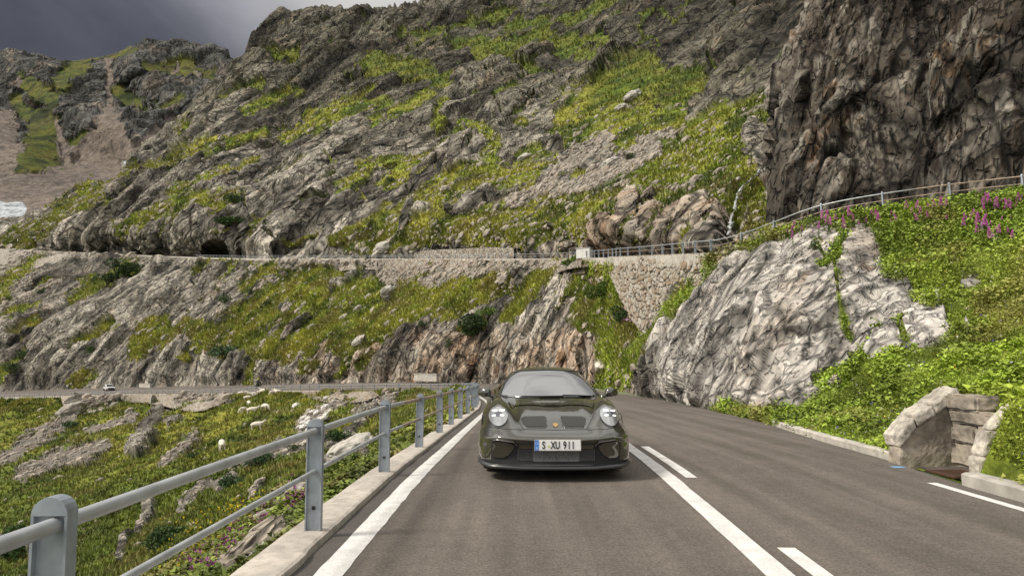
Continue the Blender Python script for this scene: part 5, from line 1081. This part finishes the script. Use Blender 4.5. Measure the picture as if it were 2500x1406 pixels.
def patch(name, poly, mt, bv=BVB, lift=.003, step=16, parent=None, mir=False, smooth=0, depth=0, dome=0, both=True):
    """an area traced on the nose of the car, laid on the body as its own conformal panel; mir builds its mirror twin"""
    if smooth: poly = smoothpoly(poly, smooth)
    bd = []
    for k in range(len(poly)):
        a, b = poly[k], poly[(k+1) % len(poly)]; n = max(1, int(math.hypot(b[0]-a[0], b[1]-a[1])/step)); bd += [(a[0]+(b[0]-a[0])*j/n, a[1]+(b[1]-a[1])*j/n) for j in range(n)]
    xs = [p[0] for p in bd]; ys = [p[1] for p in bd]; inner = []; cx_, cy_ = sum(xs)/len(xs), sum(ys)/len(ys); R_ = max(max(xs)-min(xs), max(ys)-min(ys))/2
    for gx in np.arange(min(xs)+step*.5, max(xs), step):
        for gy in np.arange(min(ys)+step*.5, max(ys), step):
            if inset(bd, gx, gy) and min(math.hypot(gx-p[0], gy-p[1]) for p in bd) > step*.45: inner.append((float(gx), float(gy)))
    pv = [Vector(p) for p in bd+inner]; ed = [(i, (i+1) % len(bd)) for i in range(len(bd))]
    vo, eo, fo, *_ = delaunay_2d_cdt(pv, ed, [], 1, 1e-4)
    r = []
    W = [hit(v.x, v.y, bv, lift+(dome*max(0, 1-((v.x-cx_)**2+(v.y-cy_)**2)/R_**2) if dome else 0))-Vector(off_) for v in vo]
    for sgn in ((1, -1) if mir else (1,)):
        bm = bmesh.new(); vs = [bm.verts.new((w.x*sgn, w.y, w.z)) for w in W]
        for f in fo:
            try: bm.faces.new([vs[i] for i in (f if sgn > 0 else f[::-1])])
            except ValueError: pass
        bmesh.ops.recalc_face_normals(bm, faces=bm.faces)
        if sum(f.normal.y for f in bm.faces) > 0: bmesh.ops.reverse_faces(bm, faces=bm.faces)
        if depth:
            ex = bmesh.ops.extrude_face_region(bm, geom=bm.faces[:]); [setattr(v, 'co', v.co+Vector((0, depth, 0))) for v in ex['geom'] if isinstance(v, bmesh.types.BMVert)]
        me = bpy.data.meshes.new(name); bm.to_mesh(me); bm.free(); me.polygons.foreach_set('use_smooth', [True]*len(me.polygons)); me.materials.append(mt)
        o = bpy.data.objects.new(name, me); COL.objects.link(o); o.parent = parent or car; r.append(o)
    return r
def bead(name, line, mt, r=.006, bv=BVB, lift=.001, mir=False, parent=None, closed=False, step=14):
    q = []
    ln = list(line)+([line[0]] if closed else [])
    for a, b in zip(ln, ln[1:]):
        n = max(1, int(math.hypot(b[0]-a[0], b[1]-a[1])/step)); q += [(a[0]+(b[0]-a[0])*j/n, a[1]+(b[1]-a[1])*j/n) for j in range(n)]
    q.append(ln[-1]); W = [hit(x, y, bv, lift)-Vector(off_) for x, y in q]; out_ = []
    for sgn in ((1, -1) if mir else (1,)):
        o = MB().tube([Vector((w.x*sgn, w.y, w.z)) for w in W], r, 8).build(name, mt, None, smooth=True); o.parent = parent or car; out_.append(o)
    return out_
line_m = mat('shut_line', (.008, .008, .007), .9)
# windscreen, traced edge to edge
ws_ = [(487, 486), (505, 425), (545, 330), (585, 262), (612, 240), (700, 228), (950, 220), (1190, 228), (1275, 240), (1305, 262), (1360, 330), (1420, 420), (1468, 484), (1300, 489), (1100, 478), (980, 480), (860, 484), (640, 490)]
patch('windscreen', ws_, glassm, BVC, .009, 12)
bead('windscreen_seal', ws_, blackp, .010, BVC, .007, closed=True)
bead('wiper', [(700, 482), (860, 483), (1090, 480), (1105, 470), (1250, 474), (1430, 481)], blackp, .008, BVC, .02)
mh = patch('mirror_housing', [(868, 240), (1052, 240), (1046, 268), (990, 274), (960, 286), (930, 274), (878, 268)], mat('mirror_housing', (.10, .105, .11), .4), BVC, .007, 12)
patch('inspection_sticker', [(530, 458), (566, 458), (564, 472), (528, 472)], mat('sticker', (.25, .28, .25), .5), BVC, .006, 10)
# side windows (quarter seen only from the side)
for sgn in (1, -1):
    b = MB(); rows = []
    for t in np.linspace(.12, .88, 6):
        y0, z0 = 1.98+.0*t, .905+.02*t; rows.append([(.735-.125*t*1.05, 2.05+.30*t, .905+.19*t), (.745-.135*t, 2.6, .92+.195*t), (.745-.14*t, 3.05-.02*t, .92+.165*t), (.72-.12*t, 3.42-.12*t, .93+.09*t)])
    vs = [[b.bm.verts.new((sgn*(x+.012), y, z)) for x, y, z in r] for r in rows]
    for A_, B_ in zip(vs, vs[1:]):
        for k in range(3): b.bm.faces.new((A_[k], A_[k+1], B_[k+1], B_[k]))
    b.build('side_window', sideg, car, smooth=True)
# bonnet shut line, crest, air outlets
bead('bonnet_gap', [(478, 490), (540, 545), (600, 630), (655, 710), (720, 795), (900, 798), (1040, 800)], line_m, .0035, mir=True, lift=.0)
patch('bonnet_scoop', [(566, 520), (600, 508), (868, 486), (890, 524), (897, 566), (800, 556), (680, 560), (628, 570), (606, 590), (580, 552)], gloss if False else paint, BVB, .010, 16, mir=True)
patch('bonnet_ridge', [(893, 524), (1040, 524), (1040, 568), (903, 568)], paint, BVB, .016, 14, mir=True)
o_ = patch('air_outlet', [(690, 690), (720, 668), (915, 664), (932, 690), (938, 762), (925, 774), (742, 772), (716, 742)], mat('outlet_shade', (.018, .017, .012), .5, .1, coat=.15), BVB, .003, 14, mir=True)
bead('outlet_lip', [(742, 776), (925, 778), (942, 764), (936, 690), (926, 668)], paint, .008, mir=True)
bead('outlet_gap', [(742, 771), (926, 772)], line_m, .006, mir=True, lift=.004)
crest = patch('bonnet_badge', [(1004, 740), (1030, 733), (1056, 740), (1055, 757), (1044, 770), (1030, 776), (1016, 770), (1005, 757)], mat('gold_badge', (.62, .42, .16), .35, .8, noise=[(160, .5, 1)]), BVB, .006, 8)
# headlights: bezel, glass, four bright bars
cxL, cyL, rxL, ryL = 472, 665, 92, 104
ring = lambda k: [(cxL+rxL*k*math.cos(a), cyL+ryL*k*math.sin(a)) for a in np.linspace(0, 2*math.pi, 40, endpoint=False)]
bez = patch('headlight', ring(1.09), gloss, BVB, .004, 14, mir=True)
for i_, sg in enumerate((1, -1)):
    hl = bez[i_]; par = hl
    def on(name, poly, mt, lift, dome=0, st=12):
        o = patch(name, poly, mt, BVB, lift, st, dome=dome, parent=car)[0]
        if sg < 0: o.data.transform(Matrix.Diagonal((-1, 1, 1, 1))); o.data.flip_normals()
        o.parent = par; return o
    on('reflector', ring(.95), chrome, .007); on('lens', ring(.97), lamp_m, .010, .020, 10)
    for (bx, by, fl) in ((443, 626, 1), (502, 626, -1), (443, 672, -1), (502, 672, 1)):
        on('light_bar', [(bx-21, by-6-fl*2), (bx+21, by-6+fl*2), (bx+21, by+6+fl*2), (bx-21, by+6-fl*2)], led, .030, 0, 14)
    on('lamp_projector', [(472+34*math.cos(a), 662+38*math.sin(a)) for a in np.linspace(0, 6.28, 20, endpoint=False)], mat('projector_glass', (.10, .11, .13), .05, .4, coat=1), .026, .006, 9)
# number plate
pl = empty('number_plate', (0, 0, 0)); pl.parent = car
c0 = Vector((.012, -.018, .416)); pw, ph = .525, .118
def plate_box(name, x0, x1, z0, z1, y, d, mt): return MB().box((c0.x+(x0+x1)/2, c0.y-y, c0.z+(z0+z1)/2), (x1-x0, d, z1-z0), bevel=min(.004, (z1-z0)*.2)).build(name, mt, pl)
plate_box('plate_rim', -pw/2-.006, pw/2+.006, -ph/2-.006, ph/2+.006, -.006, .014, mat('plate_rim', (.30, .29, .28), .5)); plate_box('plate_face', -pw/2, pw/2, -ph/2, ph/2, .003, .006, mat('plate_white', (.78, .78, .78), .45)); plate_box('country_band', -pw/2, -pw/2+.046, -ph/2, ph/2, .0065, .003, mat('plate_blue', (.05, .22, .65), .45))
blk = mat('plate_letters', (.01, .01, .01), .6)
def glyph(txt, x, z, size, sx, mt=blk, bold=.0):
    cu = bpy.data.curves.new('lettering', 'FONT'); cu.body = txt; cu.size = size; cu.extrude = .001; cu.offset = bold; cu.align_x = 'CENTER'; cu.align_y = 'CENTER'; cu.materials.append(mt)
    to = bpy.data.objects.new('lettering', cu); COL.objects.link(to); me = bpy.data.meshes.new_from_object(to); bpy.data.objects.remove(to); o = bpy.data.objects.new('lettering', me); COL.objects.link(o); o.parent = pl; o.location = (c0.x+x, c0.y-.0095, c0.z+z); o.rotation_euler = (math.pi/2, 0, 0); o.scale = (sx, 1, 1); return o
for ch, x in (('S', -.155), ('X', -.048), ('U', .004), ('9', .086), ('1', .135), ('1', .180)): glyph(ch, x-.006, -.002, .118, .64, bold=.0026)
glyph('D', -pw/2+.023, -.034, .034, .9, mat('plate_white_letters', (.85, .85, .85), .5))
st_ = MB()
for k in range(12): a = k*math.pi/6; st_.box((c0.x-pw/2+.023+.014*math.cos(a), c0.y-.0095, c0.z+.022+.014*math.sin(a)), (.004, .001, .004))
st_.build('star_ring', bpy.data.materials['plate_white_letters'], pl)
seal = MB().lathe([(-.001, .0), (-.001, .015)], 'y', (c0.x-.103, c0.y-.0095, c0.z-.012), 16).build('registration_seal', mat('seal_green', (.55, .60, .25), .6), pl)
# bumper: lower opening, radiators, corner flaps, lips
patch('lower_intake', [(640, 985), (1040, 990), (1040, 1112), (560, 1112), (575, 1098)], blackp, BVB, .002, 16, mir=True)
patch('radiator', [(812, 990), (1036, 990), (1036, 1108), (812, 1108)], mesh_m, BVB, .006, 14, mir=True)
patch('side_grille', [(668, 990), (806, 992), (806, 1102), (668, 1100)], mat('dark_mesh', (.045, .045, .048), .5, .3, noise=[(120, .5, 1)]), BVB, .005, 14, mir=True)
for x in (664, 810, 916): bead('grille_bar', [(x, 992), (x, 1104)], mat('grille_bar', (.10, .10, .105), .4), .004, mir=True, lift=.009)
for k in range(7): bead('fin', [(816, 1000+k*15), (1036, 1000+k*15)], bpy.data.materials['radiator'], .0028, mir=True, lift=.010)
patch('corner_recess', [(398, 888), (640, 912), (668, 962), (640, 1060), (560, 1112), (398, 1090)], blackp, BVB, .002, 14, mir=True)  # flat black panel that paints the shadow around the flap
patch('air_flap', [(420, 918), (460, 908), (606, 926), (634, 962), (548, 1074), (414, 1066), (416, 990)], paint, BVB, .014, 12, mir=True, smooth=1)
bead('flap_lip', [(412, 906), (460, 897), (618, 915), (662, 960)], paint, .010, mir=True, lift=.010)
bead('bumper_crease', [(362, 850), (430, 868), (640, 892), (820, 905)], paint, .012, mir=True, lift=-.004)
bead('marker_lamp', [(362, 878), (466, 872)], mat('marker_lamp', (.16, .16, .15), .4), .010, mir=True, lift=.0)
bead('parking_sensor', [(640, 938), (652, 938)], gloss, .010, mir=True, lift=.002)
bead('bonnet_edge', [(372, 770), (520, 790), (720, 800)], line_m, .003, mir=True, lift=0)
patch('chin', [(312, 1084), (420, 1096), (560, 1108), (1040, 1110), (1040, 1142), (600, 1140), (320, 1120)], blackp, BVB, .004, 14, mir=True)
# splitter
sp_o = [(0, .03), (.2, .032), (.42, .045), (.62, .085), (.77, .16), (.865, .28), (.915, .42), (.925, .60)]
b = MB(); top_ = []; ext = [(-x, y) for x, y in sp_o[::-1]]+sp_o[1:]
for (x, y) in ext:
    k = 1 if abs(x) > .42 else 0; z = .146+.008*k+.03*sstep(abs(x), .8, .93); top_.append([b.bm.verts.new(v) for v in ((x*.90, y+.10, z+.045), (x, y-.035, z+.024), (x*1.004, y-.045, z+.006), (x, y-.03, z-.014), (x*.9, y+.10, z-.012))])
for A_, B_ in zip(top_, top_[1:]):
    for k in range(4): b.bm.faces.new((A_[k], A_[k+1], B_[k+1], B_[k]))
b.build('front_splitter', mat('splitter', (.030, .030, .033), .30, coat=.5), car, smooth=True)
MB().box((0, 2.3, .14), (1.66, 3.9, .10), bevel=.03).build('underbody', blackp, car)
# door mirrors
for sgn in (1, -1):
    b = MB(); C_ = []
    for (x, y, z, r1, r2) in ((.80, 1.80, .925, .05, .038), (.84, 1.78, .93, .075, .062), (.90, 1.79, .93, .082, .066), (.965, 1.83, .925, .07, .055), (1.0, 1.86, .92, .03, .03)):
        C_.append([b.bm.verts.new((sgn*x, y+.75*r1*math.cos(a), z+r2*math.sin(a)*(1 if math.sin(a) < 0 else 1.05))) for a in np.linspace(0, 2*math.pi, 16, endpoint=False)])
    for A_, B_ in zip(C_, C_[1:]):
        for k in range(16): b.bm.faces.new((A_[k], A_[(k+1) % 16], B_[(k+1) % 16], B_[k]))
    b.bm.faces.new(C_[0]); b.bm.faces.new(C_[-1][::-1])
    m_ = b.build('door_mirror', paint, car, smooth=True, subsurf=1)
    MB().tube([(sgn*.72, 1.86, .875), (sgn*.78, 1.83, .87), (sgn*.85, 1.80, .885)], [.022, .018, .02], 8).build('mirror_arm', gloss, m_, smooth=True)
# wheels
for sgn in (1, -1):
    for yc, wd, xo in ((1.0, .255, .755), (3.457, .31, .745)):
        w_ = empty('wheel', (sgn*xo, yc, .345)); kid(car, w_); h_ = wd/2
        MB().lathe([(-h_, .25), (-h_*.98, .315), (-h_*.8, .338), (-h_*.4, .345), (0, .346), (h_*.4, .345), (h_*.8, .338), (h_*.98, .315), (h_, .25)], 'x', seg=48).build('tyre', rubber, w_, smooth=True)
        b = MB().lathe([(sgn*h_*.55, .02), (sgn*h_*.6, .05), (sgn*h_*.2, .055)], 'x', seg=24); b.lathe([(sgn*h_*.9, .255), (sgn*h_*.85, .235), (-sgn*h_*.9, .23)], 'x', seg=48)
        for k in range(10):
            a = k*math.pi/5; b.tube([(sgn*h_*.5, .04*math.cos(a), .04*math.sin(a)), (sgn*h_*.8, .24*math.cos(a+.06), .24*math.sin(a+.06))], [.014, .01], 6)
        b.build('rim', rimm, w_, smooth=True)
        b = MB()
        ar = [b.bm.verts.new((sgn*(xo-.13), yc+.38*math.cos(a), .345+.38*math.sin(a))) for a in np.linspace(-.45, math.pi+.45, 24)]; br = [b.bm.verts.new((sgn*(xo+.125), yc+.368*math.cos(a), .345+.368*math.sin(a))) for a in np.linspace(-.45, math.pi+.45, 24)]
        for k in range(23): b.bm.faces.new((ar[k], ar[k+1], br[k+1], br[k]))
        b.build('wheel_arch_liner', blackp, car)
# tail: light bar and pipes so it is a whole car from any side
MB().tube([(-.78, 4.36, .74), (-.4, 4.47, .745), (.4, 4.47, .745), (.78, 4.36, .74)], .016, 8).build('tail_light', mat('tail_red', (.4, .01, .01), .3), car)
# ================================================================== small things far off
white = mat('white_car_paint', (.74, .75, .76), .3, coat=.6); dglass = mat('far_glass', (.03, .035, .04), .1)
def road_spot(px, frac):
    """a point on the lower road at that bearing, frac of the way from its inner to its outer edge"""
    L_ = Gi*(1-frac)+Go*frac; x, y = proj(L_); m = np.nonzero(L_[:, 1] > 75)[0]; i = m[np.abs(x[m]-px).argmin()]; t = L_[i+1]-L_[i-1]; return L_[i], t/np.linalg.norm(t)
p_, t_ = road_spot(268, .55); hd = math.atan2(-t_[1], -t_[0])-math.pi/2
tr = empty('pickup_truck', tuple(p_), .72, label='small white pickup truck on the lower road at far left', cat='pickup truck')
def hull(name, mt, prof, w, parent, y=0, bev=.05):
    o = MB().prism(prof, -w/2, w/2).build(name, mt, parent, bevel=bev); o.rotation_euler = (0, 0, math.pi/2); return o
hull('body', white, [(-2.5, .45), (-2.5, .95), (-2.3, 1.05), (-.9, 1.08), (.9, 1.08), (2.5, 1.0), (2.55, .45)], 1.85, tr)
hull('cab', white, [(-.95, 1.08), (-.45, 1.72), (.9, 1.76), (1.2, 1.08)], 1.6, tr)
hull('windscreen', dglass, [(-.93, 1.14), (-.50, 1.66), (-.46, 1.66), (-.88, 1.14)], 1.45, tr, bev=0)
hull('bumper', blackp, [(-2.6, .35), (-2.6, .62), (-2.4, .62), (-2.4, .35)], 1.8, tr); hull('grille', dglass, [(-2.53, .66), (-2.53, .92), (-2.48, .92), (-2.48, .66)], 1.3, tr, bev=0)
for sx in (-.85, .85):
    for yy in (-1.65, 1.55): kid(tr, MB().lathe([(-.12, .1), (-.12, .36), (.12, .36), (.12, .1)], 'x', (sx, yy, .37), 20).build('wheel', rubber))
    MB().box((sx*.8, -2.54, .80), (.3, .05, .16)).build('headlight', lamp_m, tr); MB().box((sx*1.22, -.75, 1.2), (.2, .08, .16)).build('wing_mirror', blackp, tr)
# motorcycle and rider
p_, t_ = road_spot(631, .62); hd = math.atan2(t_[1], t_[0])-math.pi/2
mo = empty('motorcycle', tuple(p_), hd, label='black touring motorcycle on the lower road with a rider', cat='motorcycle')
for yy in (-.72, .74):
    w_ = MB().lathe([(-.06, .22), (-.07, .29), (0, .325), (.07, .29), (.06, .22), (-.06, .22)], 'x', (0, yy, .325), 24); w_.build('wheel', rubber, mo, smooth=True)
b = MB(); b.tube([(0, -.6, .62), (0, -.2, .82), (0, .2, .84), (0, .42, .78)], [.10, .15, .17, .12], 10); b.tube([(0, -.1, .45), (0, .25, .45)], [.16, .17], 10); b.build('frame', blackp, mo, smooth=True)
MB().tube([(0, .74, .33), (0, .52, .85), (0, .45, 1.05)], .035, 8).build('fork', mat('fork_metal', (.3, .3, .3), .4, .6), mo); MB().box((0, .52, 1.15), (.42, .03, .34), Matrix.Rotation(-.5, 3, 'X')).build('windshield', dglass, mo)
for sx in (-1, 1): MB().box((sx*.33, -.55, .72), (.22, .48, .38), bevel=.04).build('pannier', blackp, mo)
MB().box((0, -.78, 1.0), (.42, .34, .28), bevel=.05).build('top_case', blackp, mo); MB().tube([(-.38, .36, 1.05), (0, .45, 1.03), (.38, .36, 1.05)], .02, 6).build('handlebar', blackp, mo)
def skinned(name, joints, edges, mt, parent=None, sub=1):
    me = bpy.data.meshes.new(name); me.from_pydata([j[0] for j in joints], edges, []); me.materials.append(mt); o = bpy.data.objects.new(name, me); COL.objects.link(o)
    if parent: kid(parent, o)
    m = o.modifiers.new('skin', 'SKIN'); m.use_smooth_shade = True; sv = me.skin_vertices[0] if me.skin_vertices else None
    if sv is None:
        bpy.context.view_layer.objects.active = o; o.select_set(True); bpy.ops.mesh.customdata_skin_add(); o.select_set(False); sv = me.skin_vertices[0]
    for i, j in enumerate(joints): sv.data[i].radius = j[1]; sv.data[i].use_root = (i == 0)
    u = o.modifiers.new('sub', 'SUBSURF'); u.levels = u.render_levels = sub; return o
J = [((0, -.22, .95), (.17, .16)), ((0, -.16, 1.20), (.17, .13)), ((0, -.08, 1.42), (.20, .13)), ((0, -.04, 1.54), (.07, .07)), ((0, -.01, 1.64), (.09, .10)),
     ((-.22, -.06, 1.42), (.08, .08)), ((-.34, .10, 1.22), (.06, .06)), ((-.34, .33, 1.10), (.045, .045)), ((.22, -.06, 1.42), (.08, .08)), ((.34, .10, 1.22), (.06, .06)), ((.34, .33, 1.10), (.045, .045)),
     ((-.17, -.1, .92), (.11, .10)), ((-.28, .22, .80), (.08, .08)), ((-.26, .02, .42), (.06, .06)), ((-.26, .14, .36), (.05, .05)), ((.17, -.1, .92), (.11, .10)), ((.28, .22, .80), (.08, .08)), ((.26, .02, .42), (.06, .06)), ((.26, .14, .36), (.05, .05))]
E_ = [(0, 1), (1, 2), (2, 3), (3, 4), (2, 5), (5, 6), (6, 7), (2, 8), (8, 9), (9, 10), (0, 11), (11, 12), (12, 13), (13, 14), (0, 15), (15, 16), (16, 17), (17, 18)]
ri = empty('person', tuple(p_), hd, label='rider in dark gear and a yellow helmet sitting on the motorcycle', cat='person')
skinned('body', J, E_, mat('rider_gear', (.03, .032, .036), .7), ri); MB().lathe([(-.15, .02), (-.13, .09), (-.05, .145), (.05, .145), (.12, .09), (.15, .01)], 'z', (0, -.01, 1.72), 20).build('helmet', mat('yellow_helmet', (.70, .72, .03), .35), ri, smooth=True)
MB().box((0, -.02, 1.27), (.40, .30, .16), bevel=.05).build('vest_patch', mat('grey_vest', (.35, .36, .38), .7), ri)
# sheep
wool = mat('wool', (.60, .55, .47), .95, noise=[(9, .25, 4)], bump=(22, .8, .03)); faces = mat('sheep_face', (.34, .28, .22), .8)
def sheep(px, py, head, label, s=1.0, graze=True, group=None):
    a = at_pix(px, py, 'H', 9)
    if a is None: print('NO GROUND sheep', px, py); return
    root = empty('sheep', tuple(a[1]), head, label=label, cat='sheep', group=group); hz = .18 if graze else .82
    J = [((0, -.42, .60), (.19, .20)), ((0, -.1, .62), (.23, .25)), ((0, .25, .62), (.22, .24)), ((0, .48, .66), (.14, .15)), ((0, .62, .55 if graze else .80), (.09, .10)), ((0, .76, hz+.10), (.075, .085)), ((0, .88, hz), (.05, .05)),
         ((-.13, -.38, .36), (.07, .08)), ((-.13, -.43, .2), (.04, .04)), ((-.13, -.38, .02), (.035, .035)), ((.13, -.38, .36), (.07, .08)), ((.13, -.43, .2), (.04, .04)), ((.13, -.38, .02), (.035, .035)),
         ((-.12, .34, .34), (.06, .07)), ((-.12, .34, .18), (.04, .04)), ((-.12, .36, .02), (.035, .035)), ((.12, .34, .34), (.06, .07)), ((.12, .34, .18), (.04, .04)), ((.12, .36, .02), (.035, .035)), ((0, -.60, .55), (.04, .04))]
    E_ = [(0, 1), (1, 2), (2, 3), (3, 4), (4, 5), (5, 6), (0, 7), (7, 8), (8, 9), (0, 10), (10, 11), (11, 12), (2, 13), (13, 14), (14, 15), (2, 16), (16, 17), (17, 18), (0, 19)]
    skinned('body', J, E_, wool, root)
    for sx in (-1, 1): MB().tube([(sx*.05, .72, hz+.17), (sx*.13, .70, hz+.15), (sx*.17, .70, hz+.10)], [.03, .03, .01], 6).build('ear', faces, root, smooth=True)
    root.scale = (s, s, s); return root
sheep(593, 1004, 2.6, 'small sheep facing away, furthest left of the loose group on the slope', 1.15); sheep(602, 975, -1.2, 'sheep grazing alone above the loose group', 1.1)
sheep(608, 993, .6, 'sheep standing just above the one with raised head', 1.1); sheep(612, 1003, -1.4, 'pale sheep with raised head, lowest of the three close together', 1.15, False); sheep(646, 1000, -2.2, 'sheep grazing downhill, right of the other three', 1.2)
sheep(627, 1049, -1.5, 'cream sheep walking right, lowest on the grass slope', 1.15, False); sheep(538, 1100, .5, 'sheep just above the near top rail', 1.25)
for k, px in enumerate((587, 600, 627, 634, 641, 652, 660, 671, 677)):
    sheep(px, 958-(k % 2)*2+(4 if k < 2 else 0), RNG.uniform(0, 6), 'pale sheep resting in the flock just below the lower road railing', 1.05, k % 3 == 0, 'flock resting along the lower road')
# barriers and cabinet
def block_wall(name, label, p, t, w, h, d, mt, cat):
    r = empty(name, tuple(p), math.atan2(t[1], t[0]), label=label, cat=cat); o = MB().box((0, 0, h/2), (w, d, h), bevel=.05).build('block', mt, r); MB().box((0, 0, h+.06), (w+.12, d+.1, .12), bevel=.03).build('cap', pale, r); return r
p_, t_ = road_spot(1041, .93); block_wall('roadside_barrier', 'pale stone barrier block at the foot of the pink rock band', p_+np.array([0, 0, .25]), t_, 4.6, 1.0, .5, pale, 'barrier')
p_, t_ = road_spot(358, .9); block_wall('roadside_barrier', 'low white parapet on the lower road right of the white pickup truck', p_, t_, 6.0, .9, .5, pale, 'barrier')
x_, y_ = proj(Up2); m_ = Up2[:, 1] > 40; i_ = np.nonzero(m_)[0][np.abs(x_[m_]-1428).argmin()]; q_ = Up2[i_]
cb = empty('cabinet', (q_[0], q_[1], q_[2]-.1), -.5, label='white roadside cabinet standing at the railing above the green gully', cat='cabinet')
MB().box((0, 0, .60), (1.75, .9, 1.2), bevel=.02).build('housing', mat('cabinet_white', (.60, .60, .57), .7, noise=[(3, .12, 4)]), cb); MB().box((0, 0, 1.23), (1.9, 1.05, .07), bevel=.01).build('lid', mat('cabinet_lid', (.42, .42, .40), .7), cb)
for sx in (-.42, .42): MB().box((sx, -.46, .6), (.80, .02, 1.05)).build('door_panel', bpy.data.materials['cabinet_white'], cb)
# the little stream in the gully
ln = [(1893, 398), (1872, 412), (1850, 430), (1828, 452), (1808, 468), (1798, 484), (1794, 500), (1788, 520), (1783, 545), (1778, 565), (1774, 590)]
Vs = []
for k in range(len(ln)-1):
    for t in np.linspace(0, 1, 6, endpoint=False):
        x, y = ln[k][0]*(1-t)+ln[k+1][0]*t, ln[k][1]*(1-t)+ln[k+1][1]*t; a = at_pix(x, y, 'M', 5)
        if a is not None: Vs.append(a[1]+np.array([0, -.5, .35]))
Vs = np.array(Vs)
if len(Vs) > 4:
    Vs[:, 1] = np.convolve(np.pad(Vs[:, 1], 2, 'edge'), np.ones(5)/5, 'valid'); w_ = .05+.16*RNG.random(len(Vs)); V = np.stack([Vs+np.array([-1, -.3, 0])*w_[:, None], Vs+np.array([0, -.25, .12]), Vs+np.array([1, .1, 0])*w_[:, None]], 1)
    V += RNG.normal(0, .06, V.shape); wt = mesh_np('water', V, gfaces(len(Vs), 3), mat('white_water', (.40, .42, .43), .2, noise=[(6, .4, 5)], bump=(12, .8, .1)), smooth=True); tag(wt, 'narrow white stream tumbling down the gully beside the cliff', kind='structure')
